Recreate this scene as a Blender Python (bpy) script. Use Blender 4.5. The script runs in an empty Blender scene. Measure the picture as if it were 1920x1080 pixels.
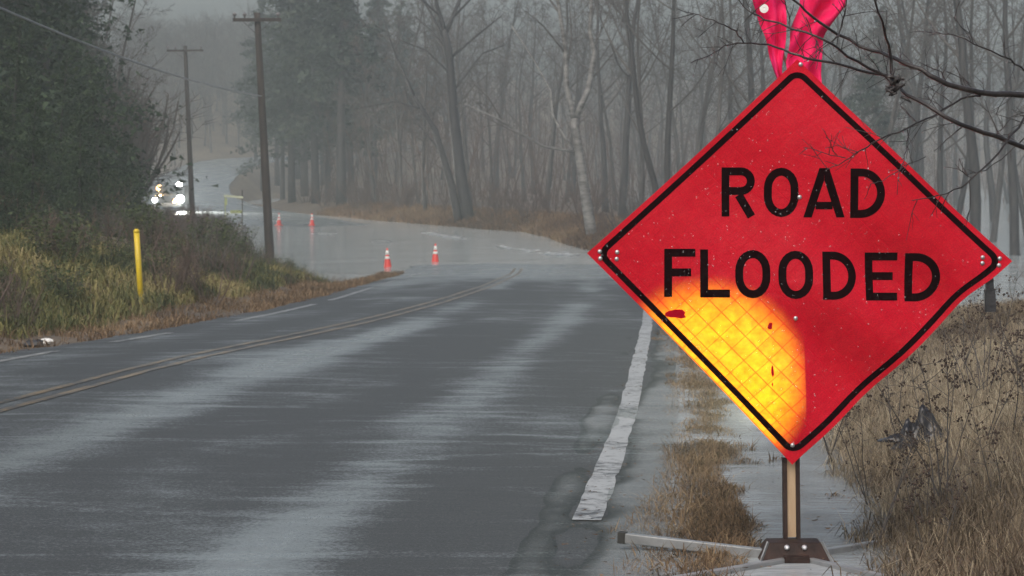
import bpy, bmesh, math, random
import numpy as np
from mathutils import Vector, Matrix
R = math.radians
rng = np.random.default_rng(7)
random.seed(7)
C = bpy.context.scene.collection
sc = bpy.context.scene

# ------------------------------------------------------------------ camera, sky, sun, exposure
F, CAMZ = 4000.0, 3.75                      # focal length in photo pixels, eye height over the flood water
PITCH = math.atan(240.0 / F)
cd = bpy.data.cameras.new('camera')
cam = bpy.data.objects.new('camera', cd); C.objects.link(cam)
cam.location = (0, 0, CAMZ); cam.rotation_euler = (math.pi / 2 - PITCH, 0, 0)
cd.sensor_width = 36.0; cd.lens = 36.0 * F / 1920.0
cd.clip_start = 0.1; cd.clip_end = 2000
cd.dof.use_dof = True; cd.dof.focus_distance = 8.5; cd.dof.aperture_fstop = 11.0
sc.camera = cam

SUN_EL, SUN_AZ = R(48), R(200)              # azimuth measured from +Y clockwise: behind the camera
world = bpy.data.worlds.new('World'); sc.world = world; world.use_nodes = True
wn = world.node_tree; wn.nodes.clear()
sky = wn.nodes.new('ShaderNodeTexSky'); sky.sky_type = 'NISHITA'; sky.sun_disc = False
sky.sun_elevation = SUN_EL; sky.sun_rotation = SUN_AZ
sky.air_density = 1.0; sky.dust_density = 6.0; sky.ozone_density = 1.0
hs = wn.nodes.new('ShaderNodeHueSaturation'); hs.inputs['Saturation'].default_value = 0.8
bg = wn.nodes.new('ShaderNodeBackground'); bg.inputs['Strength'].default_value = 0.085
wo = wn.nodes.new('ShaderNodeOutputWorld')
wn.links.new(sky.outputs[0], hs.inputs['Color']); wn.links.new(hs.outputs[0], bg.inputs['Color'])
wn.links.new(bg.outputs[0], wo.inputs['Surface'])
sl = bpy.data.lights.new('sun', 'SUN'); sl.energy = 0.5; sl.angle = R(60); sl.color = (1.0, 0.985, 0.96)
sun = bpy.data.objects.new('sun', sl); C.objects.link(sun)
sun.rotation_euler = (math.pi / 2 - SUN_EL, 0, math.pi - SUN_AZ)
sun.location = (0, -10, 30)
sc.view_settings.view_transform = 'Standard'; sc.view_settings.look = 'None'
sc.view_settings.gamma = 1.0; sc.view_settings.use_curve_mapping = False
sc.view_settings.exposure = 0.86
sc.cycles.use_denoising = True
sc.cycles.max_bounces = 6; sc.cycles.diffuse_bounces = 3; sc.cycles.glossy_bounces = 3
sc.cycles.transparent_max_bounces = 8; sc.cycles.transmission_bounces = 3; sc.cycles.volume_bounces = 1
sc.cycles.use_fast_gi = False

# added unseen spot behind the sign, lighting a yellow patch through the translucent vinyl
hl = bpy.data.lights.new('helper_spot', 'SPOT'); hl.energy = 5600; hl.color = (1.0, 0.90, 0.60)
hl.spot_size = R(22.4); hl.spot_blend = 0.72; hl.shadow_soft_size = 0.012
helper_spot = bpy.data.objects.new('helper_spot', hl); C.objects.link(helper_spot)

# ------------------------------------------------------------------ geometry helpers
_cp, _sp = math.cos(PITCH), math.sin(PITCH)
def at(px, py, Y):
    """World point at forward distance Y whose image in the photograph is (px, py)."""
    a, b = (px - 960) / F, -(py - 540) / F
    dy, dz = _cp + b * _sp, -_sp + b * _cp
    t = Y / dy
    return Vector((a * t, Y, CAMZ + dz * t))

def lerp1(pts):
    xs = [p[0] for p in pts]; ys = [p[1] for p in pts]
    return lambda v: np.interp(v, xs, ys)

def smooth1(pts, w):
    f = lerp1(pts)
    k = np.linspace(-w, w, 9)
    def g(v):
        v = np.asarray(v, float)
        return np.mean([f(v + q * np.clip(np.abs(v) / 40, .15, 1)) for q in k], axis=0)
    return g

def ss(a, b, v):
    t = np.clip((np.asarray(v, float) - a) / (b - a), 0, 1)
    return t * t * (3 - 2 * t)

_perm = np.random.default_rng(3).random((256, 256))
def vnoise(x, y):
    x = np.asarray(x, float); y = np.asarray(y, float)
    xi = np.floor(x).astype(int); yi = np.floor(y).astype(int)
    fx = x - xi; fy = y - yi
    fx = fx * fx * (3 - 2 * fx); fy = fy * fy * (3 - 2 * fy)
    g = lambda a, b: _perm[a % 256, b % 256]
    return (g(xi, yi) * (1 - fx) + g(xi + 1, yi) * fx) * (1 - fy) + (g(xi, yi + 1) * (1 - fx) + g(xi + 1, yi + 1) * fx) * fy
def fbm(x, y, o=4):
    s, a, t = 0, 1.0, 0
    for i in range(o):
        s = s + a * vnoise(x * 2 ** i + 17 * i, y * 2 ** i + 31 * i); t += a; a *= .5
    return s / t - .5

class MB:
    def __init__(s): s.v, s.f = [], []
    def add(s, vs, fs):
        n = len(s.v); s.v += [tuple(p) for p in vs]; s.f += [tuple(i + n for i in q) for q in fs]
    def box(s, c, size, M=None):
        x, y, z = [q / 2 for q in size]
        vs = [Vector((a * x, b * y, d * z)) for a in (-1, 1) for b in (-1, 1) for d in (-1, 1)]
        if M is not None: vs = [M @ p for p in vs]
        vs = [p + Vector(c) for p in vs]
        s.add(vs, [(0, 1, 3, 2), (4, 6, 7, 5), (0, 4, 5, 1), (2, 3, 7, 6), (0, 2, 6, 4), (1, 5, 7, 3)])
    def bar(s, a, b, w, h, up=Vector((0, 0, 1))):
        a, b = Vector(a), Vector(b); d = (b - a).normalized()
        sx = d.cross(up).normalized(); sz = sx.cross(d)
        vs = [p + sx * (i * w / 2) + sz * (j * h / 2) for p in (a, b) for i, j in ((-1, -1), (1, -1), (1, 1), (-1, 1))]
        s.add(vs, [(0, 3, 2, 1), (4, 5, 6, 7), (0, 1, 5, 4), (1, 2, 6, 5), (2, 3, 7, 6), (3, 0, 4, 7)])
    def tube(s, pts, rad, n=6, cap=True):
        pts = [Vector(p) for p in pts]; rings = []; base = len(s.v)
        ref = Vector((0.31, 0.87, 0.12))
        for i, p in enumerate(pts):
            d = (pts[min(i + 1, len(pts) - 1)] - pts[max(i - 1, 0)])
            d = d.normalized() if d.length > 1e-9 else Vector((0, 0, 1))
            u = d.cross(ref)
            if u.length < .1: u = d.cross(Vector((1, 0, 0)))
            u.normalize(); w = d.cross(u); r = rad[i] if hasattr(rad, '__len__') else rad
            for k in range(n):
                t = 2 * math.pi * k / n
                s.v.append(tuple(p + (u * math.cos(t) + w * math.sin(t)) * r))
        for i in range(len(pts) - 1):
            for k in range(n):
                a = base + i * n + k; b = base + i * n + (k + 1) % n
                s.f.append((a, b, b + n, a + n))
        if cap:
            s.f.append(tuple(base + k for k in range(n))[::-1])
            s.f.append(tuple(base + (len(pts) - 1) * n + k for k in range(n)))
    def lathe(s, prof, n=20, M=None):
        base = len(s.v)
        for r, z in prof:
            for k in range(n):
                t = 2 * math.pi * k / n; p = Vector((r * math.cos(t), r * math.sin(t), z))
                s.v.append(tuple(M @ p if M is not None else p))
        for i in range(len(prof) - 1):
            for k in range(n):
                a = base + i * n + k; b = base + i * n + (k + 1) % n
                s.f.append((a, b, b + n, a + n))
        s.f.append(tuple(base + k for k in range(n))[::-1])
        s.f.append(tuple(base + (len(prof) - 1) * n + k for k in range(n)))
    def octa(s, c, r):
        c = Vector(c)
        d = [Vector(q) * r for q in ((1, 0, 0), (-1, 0, 0), (0, 1, 0), (0, -1, 0), (0, 0, 1), (0, 0, -1))]
        s.add([c + q for q in d], [(0, 2, 4), (2, 1, 4), (1, 3, 4), (3, 0, 4), (2, 0, 5), (1, 2, 5), (3, 1, 5), (0, 3, 5)])
    def mesh(s, name, m, smooth=False):
        me = bpy.data.meshes.new(name); me.from_pydata(s.v, [], s.f)
        if m: me.materials.append(m)
        if smooth: me.polygons.foreach_set('use_smooth', [True] * len(me.polygons))
        me.update(); return me
    def build(s, name, m, parent=None, smooth=False):
        return link(name, s.mesh(name, m, smooth), parent)

def link(name, me, parent=None):
    o = bpy.data.objects.new(name, me); C.objects.link(o)
    if parent is not None: o.parent = parent
    return o
def tag(o, label=None, cat=None, group=None, kind=None):
    if label: o['label'] = label
    if cat: o['category'] = cat
    if group: o['group'] = group
    if kind: o['kind'] = kind
    return o
def thing(name, label, cat, loc=(0, 0, 0), rz=0, group=None):
    o = bpy.data.objects.new(name, None); C.objects.link(o); o.empty_display_size = .2
    o.location = loc; o.rotation_euler = (0, 0, rz)
    return tag(o, label, cat, group)
def copy_thing(root, loc, rz=0, s=1.0, label=None, group=None):
    r = root.copy(); C.objects.link(r); r.location = loc; r.rotation_euler = (0, 0, rz); r.scale = (s, s, s)
    if label: r['label'] = label
    if group: r['group'] = group
    for ch in list(root.children):
        c = ch.copy(); C.objects.link(c); c.parent = r
        for g in list(ch.children):
            d = g.copy(); C.objects.link(d); d.parent = c
    return r

def np_mesh(name, verts, faces_list, m, attrs=None, smooth=False, uv=None):
    """faces_list: list of (n, k) int arrays."""
    me = bpy.data.meshes.new(name)
    nl = sum(a.size for a in faces_list); nf = sum(len(a) for a in faces_list)
    me.vertices.add(len(verts)); me.vertices.foreach_set('co', np.asarray(verts, np.float32).ravel())
    me.loops.add(nl); me.polygons.add(nf)
    li = np.concatenate([a.ravel() for a in faces_list]).astype(np.int32)
    me.loops.foreach_set('vertex_index', li)
    tot = np.concatenate([np.full(len(a), a.shape[1]) for a in faces_list]).astype(np.int32)
    st = np.concatenate([[0], np.cumsum(tot)[:-1]]).astype(np.int32)
    me.polygons.foreach_set('loop_start', st)
    if smooth: me.polygons.foreach_set('use_smooth', np.ones(nf, bool))
    if uv is not None:
        l = me.uv_layers.new(name='UVMap')
        l.data.foreach_set('uv', np.asarray(uv, np.float32)[li].ravel())
    for k, a in (attrs or {}).items():
        at_ = me.attributes.new(k, 'FLOAT', 'POINT'); at_.data.foreach_set('value', np.asarray(a, np.float32))
    if m: me.materials.append(m)
    me.update(calc_edges=True); me.validate()
    return me

def grid_faces(nu, nv):
    i = np.arange(nu - 1)[:, None] * nv + np.arange(nv - 1)[None, :]
    i = i.ravel()
    return np.stack([i, i + nv, i + nv + 1, i + 1], 1)

# ------------------------------------------------------------------ material helpers
def mat(name):
    m = bpy.data.materials.new(name); m.use_nodes = True
    nt = m.node_tree; nt.nodes.clear()
    out = nt.nodes.new('ShaderNodeOutputMaterial'); p = nt.nodes.new('ShaderNodeBsdfPrincipled')
    nt.links.new(p.outputs[0], out.inputs[0])
    return m, nt, p, out
def N(nt, t, **kw):
    n = nt.nodes.new(t)
    for k, v in kw.items():
        if k in n.inputs: n.inputs[k].default_value = v
        else: setattr(n, k, v)
    return n
def ramp(nt, src, stops):
    r = nt.nodes.new('ShaderNodeValToRGB'); e = r.color_ramp.elements
    while len(e) < len(stops): e.new(.5)
    for q, (pos, col) in zip(e, stops):
        q.position = pos; q.color = (*col, 1) if len(col) == 3 else col
    nt.links.new(src, r.inputs[0]); return r
def noise(nt, scale, detail=4, rough=.55, coord='Object', mapscale=(1, 1, 1), dist=0.0):
    tc = nt.nodes.new('ShaderNodeTexCoord'); mp = nt.nodes.new('ShaderNodeMapping')
    mp.inputs['Scale'].default_value = mapscale
    nt.links.new(tc.outputs[coord], mp.inputs[0])
    n = N(nt, 'ShaderNodeTexNoise', Scale=scale, Detail=detail, Roughness=rough, Distortion=dist)
    nt.links.new(mp.outputs[0], n.inputs['Vector']); return n
def math_(nt, op, a, b=None, c=None):
    n = nt.nodes.new('ShaderNodeMath'); n.operation = op
    for i, q in enumerate((a, b, c)):
        if q is None: continue
        if isinstance(q, (int, float)): n.inputs[i].default_value = q
        else: nt.links.new(q, n.inputs[i])
    return n.outputs[0]
def simple(name, stops, scale=4, rough=.6, bump=0.0, bscale=None, metal=0, spec=.5, mapscale=(1, 1, 1), detail=5):
    m, nt, p, _ = mat(name)
    n = noise(nt, scale, detail, mapscale=mapscale)
    r = ramp(nt, n.outputs[0], stops); nt.links.new(r.outputs[0], p.inputs['Base Color'])
    p.inputs['Roughness'].default_value = rough; p.inputs['Metallic'].default_value = metal
    p.inputs['Specular IOR Level'].default_value = spec
    if bump:
        b = nt.nodes.new('ShaderNodeBump'); b.inputs['Strength'].default_value = bump; b.inputs['Distance'].default_value = .01
        n2 = noise(nt, bscale or scale * 3, 5, mapscale=mapscale)
        nt.links.new(n2.outputs[0], b.inputs['Height']); nt.links.new(b.outputs[0], p.inputs['Normal'])
    return m
def tinted(name, stops, rough=.7, transl=.0, spec=.3):
    """per-blade / per-leaf colour from the 'tint' attribute."""
    m, nt, p, out = mat(name)
    a = nt.nodes.new('ShaderNodeAttribute'); a.attribute_name = 'tint'
    r = ramp(nt, a.outputs['Fac'], stops); nt.links.new(r.outputs[0], p.inputs['Base Color'])
    p.inputs['Roughness'].default_value = rough; p.inputs['Specular IOR Level'].default_value = spec
    if transl:
        t = nt.nodes.new('ShaderNodeBsdfTranslucent'); nt.links.new(r.outputs[0], t.inputs[0]); mx = nt.nodes.new('ShaderNodeMixShader'); mx.inputs[0].default_value = transl
        nt.links.new(p.outputs[0], mx.inputs[1]); nt.links.new(t.outputs[0], mx.inputs[2]); nt.links.new(mx.outputs[0], out.inputs[0])
    return m

# ------------------------------------------------------------------ materials
def mat_asphalt():
    m, nt, p, _ = mat('wet_asphalt')
    tc = nt.nodes.new('ShaderNodeTexCoord')
    def uvnoise(ms, detail=5, dist=0., rough=.55, off=(0, 0, 0)):
        mp = nt.nodes.new('ShaderNodeMapping'); mp.inputs['Scale'].default_value = ms; mp.inputs['Location'].default_value = off
        nt.links.new(tc.outputs['UV'], mp.inputs[0])
        n = N(nt, 'ShaderNodeTexNoise', Scale=1.0, Detail=detail, Distortion=dist, Roughness=rough)
        nt.links.new(mp.outputs[0], n.inputs['Vector']); return n.outputs[0]
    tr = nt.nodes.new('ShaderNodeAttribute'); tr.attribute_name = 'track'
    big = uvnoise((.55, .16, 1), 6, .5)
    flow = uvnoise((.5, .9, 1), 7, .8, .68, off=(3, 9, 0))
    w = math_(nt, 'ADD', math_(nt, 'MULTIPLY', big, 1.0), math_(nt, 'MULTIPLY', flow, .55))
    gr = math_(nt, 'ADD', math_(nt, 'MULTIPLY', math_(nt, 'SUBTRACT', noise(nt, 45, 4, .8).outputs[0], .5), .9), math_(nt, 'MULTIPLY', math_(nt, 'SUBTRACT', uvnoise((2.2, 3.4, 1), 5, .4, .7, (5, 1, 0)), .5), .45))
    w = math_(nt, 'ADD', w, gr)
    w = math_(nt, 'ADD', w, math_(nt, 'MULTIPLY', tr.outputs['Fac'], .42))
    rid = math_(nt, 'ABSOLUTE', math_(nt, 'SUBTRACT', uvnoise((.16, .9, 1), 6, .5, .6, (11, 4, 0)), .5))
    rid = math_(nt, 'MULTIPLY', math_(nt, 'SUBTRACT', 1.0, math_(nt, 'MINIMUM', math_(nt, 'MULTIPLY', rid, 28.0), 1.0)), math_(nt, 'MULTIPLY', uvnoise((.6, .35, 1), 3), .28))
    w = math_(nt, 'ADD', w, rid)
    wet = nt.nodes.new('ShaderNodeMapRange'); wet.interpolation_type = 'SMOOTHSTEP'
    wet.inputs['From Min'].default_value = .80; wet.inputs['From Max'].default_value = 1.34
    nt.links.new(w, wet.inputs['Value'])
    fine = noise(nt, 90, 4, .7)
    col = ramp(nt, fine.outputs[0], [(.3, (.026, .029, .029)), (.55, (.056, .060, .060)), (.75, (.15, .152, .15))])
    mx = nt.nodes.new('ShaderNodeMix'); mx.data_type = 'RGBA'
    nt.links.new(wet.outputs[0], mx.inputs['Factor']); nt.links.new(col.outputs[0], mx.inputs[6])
    mx.inputs[7].default_value = (.20, .225, .224, 1)  # pale tone paints the sky's sheen into the wet patches
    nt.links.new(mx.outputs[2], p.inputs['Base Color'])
    rr = nt.nodes.new('ShaderNodeMapRange'); rr.inputs['To Min'].default_value = .55; rr.inputs['To Max'].default_value = .27
    nt.links.new(wet.outputs[0], rr.inputs['Value']); nt.links.new(rr.outputs[0], p.inputs['Roughness'])
    sp = nt.nodes.new('ShaderNodeMapRange'); sp.inputs['To Min'].default_value = .30; sp.inputs['To Max'].default_value = .95
    nt.links.new(wet.outputs[0], sp.inputs['Value']); nt.links.new(sp.outputs[0], p.inputs['Specular IOR Level'])
    rip = uvnoise((2.0, 9.0, 1), 4, .3)
    b1 = nt.nodes.new('ShaderNodeBump'); b1.inputs['Distance'].default_value = .014
    nt.links.new(rip, b1.inputs['Height']); b1.inputs['Strength'].default_value = .35
    b2 = nt.nodes.new('ShaderNodeBump'); b2.inputs['Distance'].default_value = .003
    st = nt.nodes.new('ShaderNodeMapRange'); st.inputs['To Min'].default_value = .8; st.inputs['To Max'].default_value = .12
    nt.links.new(wet.outputs[0], st.inputs['Value']); nt.links.new(st.outputs[0], b2.inputs['Strength'])
    nt.links.new(fine.outputs[0], b2.inputs['Height']); nt.links.new(b1.outputs[0], b2.inputs['Normal'])
    nt.links.new(b2.outputs[0], p.inputs['Normal'])
    return m

def mat_water(name, col, rip, dist, alpha=1.0, mapscale=(1, 1, 1), rough=.07):
    m, nt, p, out = mat(name)
    n1 = noise(nt, rip, 5, .6, mapscale=mapscale); n2 = noise(nt, rip * .16, 3, .5, mapscale=mapscale)
    h = math_(nt, 'ADD', n1.outputs[0], math_(nt, 'MULTIPLY', n2.outputs[0], 2.0))
    b = nt.nodes.new('ShaderNodeBump'); b.inputs['Strength'].default_value = 1.0; b.inputs['Distance'].default_value = dist
    nt.links.new(h, b.inputs['Height']); nt.links.new(b.outputs[0], p.inputs['Normal'])
    c = ramp(nt, n2.outputs[0], [(.3, tuple(q * .8 for q in col)), (.7, tuple(q * 1.15 for q in col))])
    nt.links.new(c.outputs[0], p.inputs['Base Color']); p.inputs['Roughness'].default_value = rough
    p.inputs['IOR'].default_value = 1.33
    if alpha < 1:
        dp = nt.nodes.new('ShaderNodeAttribute'); dp.attribute_name = 'depth'
        da = math_(nt, 'MULTIPLY', math_(nt, 'MINIMUM', math_(nt, 'MAXIMUM', math_(nt, 'DIVIDE', dp.outputs['Fac'], .045), 0.0), 1.0), alpha)
        tr = nt.nodes.new('ShaderNodeBsdfTransparent'); tr.inputs[0].default_value = (.85, .87, .86, 1)
        fr = nt.nodes.new('ShaderNodeFresnel'); fr.inputs['IOR'].default_value = 1.33
        nt.links.new(b.outputs[0], fr.inputs['Normal'])
        f = math_(nt, 'MAXIMUM', math_(nt, 'MULTIPLY', fr.outputs[0], .9), da)
        edge = nt.nodes.new('ShaderNodeMapRange'); edge.interpolation_type = 'SMOOTHSTEP'; edge.inputs['From Max'].default_value = .014
        nt.links.new(dp.outputs['Fac'], edge.inputs['Value']); f = math_(nt, 'MULTIPLY', f, edge.outputs[0])
        mix = nt.nodes.new('ShaderNodeMixShader')
        nt.links.new(f, mix.inputs[0]); nt.links.new(tr.outputs[0], mix.inputs[1]); nt.links.new(p.outputs[0], mix.inputs[2])
        nt.links.new(mix.outputs[0], out.inputs[0])
    return m

def mat_ground():
    m, nt, p, _ = mat('wet_earth')
    n = noise(nt, .35, 6, .6); f = noise(nt, 9, 6, .7)
    mix = math_(nt, 'ADD', math_(nt, 'MULTIPLY', n.outputs[0], .6), math_(nt, 'MULTIPLY', f.outputs[0], .4))
    r = ramp(nt, mix, [(.30, (.05, .04, .03)), (.48, (.12, .09, .06)), (.62, (.19, .145, .095)), (.8, (.26, .205, .135))])
    nt.links.new(r.outputs[0], p.inputs['Base Color']); p.inputs['Roughness'].default_value = .62
    b = nt.nodes.new('ShaderNodeBump'); b.inputs['Strength'].default_value = .8; b.inputs['Distance'].default_value = .03
    nt.links.new(f.outputs[0], b.inputs['Height']); nt.links.new(b.outputs[0], p.inputs['Normal'])
    return m

M = {}
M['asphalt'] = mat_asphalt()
M['ground'] = mat_ground()
M['flood'] = mat_water('flood_water', (.44, .48, .475), 2.6, .010, mapscale=(.6, 1.3, 1), rough=.12)
M['runoff'] = mat_water('runoff_water', (.52, .57, .585), 9, .010, alpha=.8, mapscale=(.6, 1.3, 1), rough=.16)
def mat_paint(name, col, wear):
    m, nt, p, _ = mat(name)
    n = noise(nt, 14, 6, .7); n2 = noise(nt, 1.7, 3)
    s = math_(nt, 'ADD', math_(nt, 'MULTIPLY', n.outputs[0], .7), math_(nt, 'MULTIPLY', n2.outputs[0], .3))
    r = ramp(nt, s, [(wear - .05, (.05, .05, .05)), (wear + .05, col)])
    nt.links.new(r.outputs[0], p.inputs['Base Color']); p.inputs['Roughness'].default_value = .35
    b = nt.nodes.new('ShaderNodeBump'); b.inputs['Strength'].default_value = .4; b.inputs['Distance'].default_value = .003
    f = noise(nt, 90, 3); nt.links.new(f.outputs[0], b.inputs['Height']); nt.links.new(b.outputs[0], p.inputs['Normal'])
    return m
M['white_line'] = mat_paint('white_road_paint', (.42, .43, .425), .455)
M['white_line_worn'] = mat_paint('worn_white_road_paint', (.36, .365, .36), .49)
M['yellow_line'] = mat_paint('yellow_road_paint', (.23, .165, .09), .49)
M['bark'] = simple('grey_bark', [(.3, (.035, .032, .03)), (.6, (.085, .08, .075)), (.8, (.14, .135, .125))], 3, .75, .6, 12, mapscale=(3, 3, .6))
M['dark_bark'] = simple('dark_wet_bark', [(.3, (.018, .017, .017)), (.7, (.05, .047, .045))], 3, .65, .6, 12, mapscale=(3, 3, .6))
M['birch'] = simple('pale_birch_bark', [(.36, (.07, .065, .06)), (.46, (.15, .147, .14)), (.7, (.27, .265, .25))], 2.2, .6, .2, 8, mapscale=(1, 1, 2.5))
M['twig'] = simple('grey_brown_twigs', [(.3, (.05, .044, .04)), (.7, (.11, .10, .09))], 3, .8)
M['red_twig'] = simple('red_brown_twigs', [(.3, (.06, .04, .033)), (.7, (.13, .09, .07))], 3, .8)
M['wet_twig'] = simple('wet_black_twig', [(.3, (.012, .010, .010)), (.7, (.045, .038, .036))], 14, .32, .5, 60)
M['needles'] = tinted('conifer_needles', [(0, (.012, .024, .015)), (.55, (.028, .050, .026)), (1, (.055, .085, .038))])
M['pine_needles'] = tinted('pine_needles', [(0, (.020, .032, .024)), (.6, (.04, .058, .042)), (1, (.07, .092, .062))])
M['green_leaf'] = tinted('evergreen_shrub_leaves', [(0, (.03, .045, .018)), (.6, (.06, .085, .03)), (1, (.11, .125, .045))])
M['bank_grass'] = tinted('olive_bank_grass', [(0, (.025, .034, .014)), (.35, (.07, .085, .027)), (.7, (.19, .17, .055)), (1, (.30, .245, .115))])
M['dead_grass'] = tinted('dead_tan_grass', [(0, (.10, .075, .05)), (.35, (.27, .215, .145)), (.7, (.46, .385, .265)), (1, (.58, .50, .36))], transl=.4)
M['thatch'] = tinted('brown_verge_thatch', [(0, (.06, .04, .026)), (.5, (.19, .12, .068)), (1, (.36, .26, .15))], transl=.3)
M['leaf_litter'] = tinted('dead_leaf_litter', [(0, (.03, .02, .014)), (.5, (.10, .055, .03)), (1, (.20, .13, .08))])
M['pole_wood'] = simple('weathered_pole_wood', [(.3, (.028, .023, .02)), (.7, (.065, .053, .045))], 2, .7, .5, 10, mapscale=(4, 4, .5))
M['grey_metal'] = simple('dull_galvanised_steel', [(.3, (.20, .21, .215)), (.7, (.34, .35, .355))], 9, .42, .1, 60, metal=.35)
M['rust_metal'] = simple('rusty_brown_steel', [(.3, (.016, .010, .009)), (.6, (.04, .022, .018)), (.8, (.075, .035, .022))], 14, .6, .4, 70, spec=.2)
M['raw_wood'] = simple('pale_wood_stave', [(.3, (.24, .15, .085)), (.6, (.40, .28, .17)), (.8, (.48, .36, .24))], 5, .5, .2, 30, mapscale=(4, 4, .4))
M['cable'] = simple('grey_cable', [(.3, (.20, .21, .22)), (.7, (.28, .29, .30))], 3, .5)
M['yellow_post'] = simple('yellow_fibreglass', [(.3, (.62, .44, .015)), (.7, (.75, .54, .02))], 2, .35)
M['lime'] = simple('lime_reflective_sheeting', [(.3, (.40, .47, .20)), (.7, (.50, .56, .26))], 5, .4)
M['lime_pale'] = simple('pale_reflective_sheeting', [(.3, (.62, .66, .45)), (.7, (.74, .78, .58))], 5, .4)
M['cone'] = simple('red_orange_cone_rubber', [(.3, (.62, .03, .02)), (.7, (.72, .045, .03))], 4, .4)
M['collar'] = simple('white_reflective_collar', [(.3, (.80, .79, .75)), (.7, (.88, .87, .83))], 6, .35)
M['steel'] = simple('bright_rivet_steel', [(.3, (.45, .45, .46)), (.7, (.6, .6, .6))], 20, .3, metal=.8)
M['black_cloth'] = simple('wet_black_plastic', [(.3, (.010, .010, .012)), (.7, (.03, .03, .034))], 9, .3, .4, 30)
M['truck_paint'] = simple('dark_truck_paint', [(.3, (.03, .032, .036)), (.7, (.04, .043, .048))], 2, .25)
M['glass'] = simple('dark_truck_glass', [(.3, (.012, .014, .016)), (.7, (.016, .018, .02))], 2, .08)
M['tyre'] = simple('tyre_rubber', [(.3, (.015, .015, .015)), (.7, (.03, .03, .03))], 9, .8)
M['insulator'] = simple('grey_porcelain', [(.3, (.16, .15, .15)), (.7, (.22, .21, .21))], 4, .3)
def emit(name, col, s):
    m, nt, p, _ = mat(name)
    p.inputs['Base Color'].default_value = (.8, .8, .8, 1)
    p.inputs['Emission Color'].default_value = (*col, 1); p.inputs['Emission Strength'].default_value = s
    n = noise(nt, 3, 2); r = ramp(nt, n.outputs[0], [(.3, (.75, .75, .75)), (.7, (.85, .85, .85))]); nt.links.new(r.outputs[0], p.inputs['Base Color'])
    return m
M['lamp_white'] = emit('lit_white_lamp', (1, .97, .93), 60)
M['lamp_amber'] = emit('lit_amber_lamp', (1, .50, .16), 7)
def mat_drop():
    m, nt, p, _ = mat('rain_drop')
    p.inputs['Roughness'].default_value = .03; p.inputs['IOR'].default_value = 1.33
    p.inputs['Transmission Weight'].default_value = .85
    n = noise(nt, 50, 1); r = ramp(nt, n.outputs[0], [(.3, (.93, .95, .96)), (.7, (1, 1, 1))]); nt.links.new(r.outputs[0], p.inputs['Base Color'])
    return m
M['drop'] = mat_drop()
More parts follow.
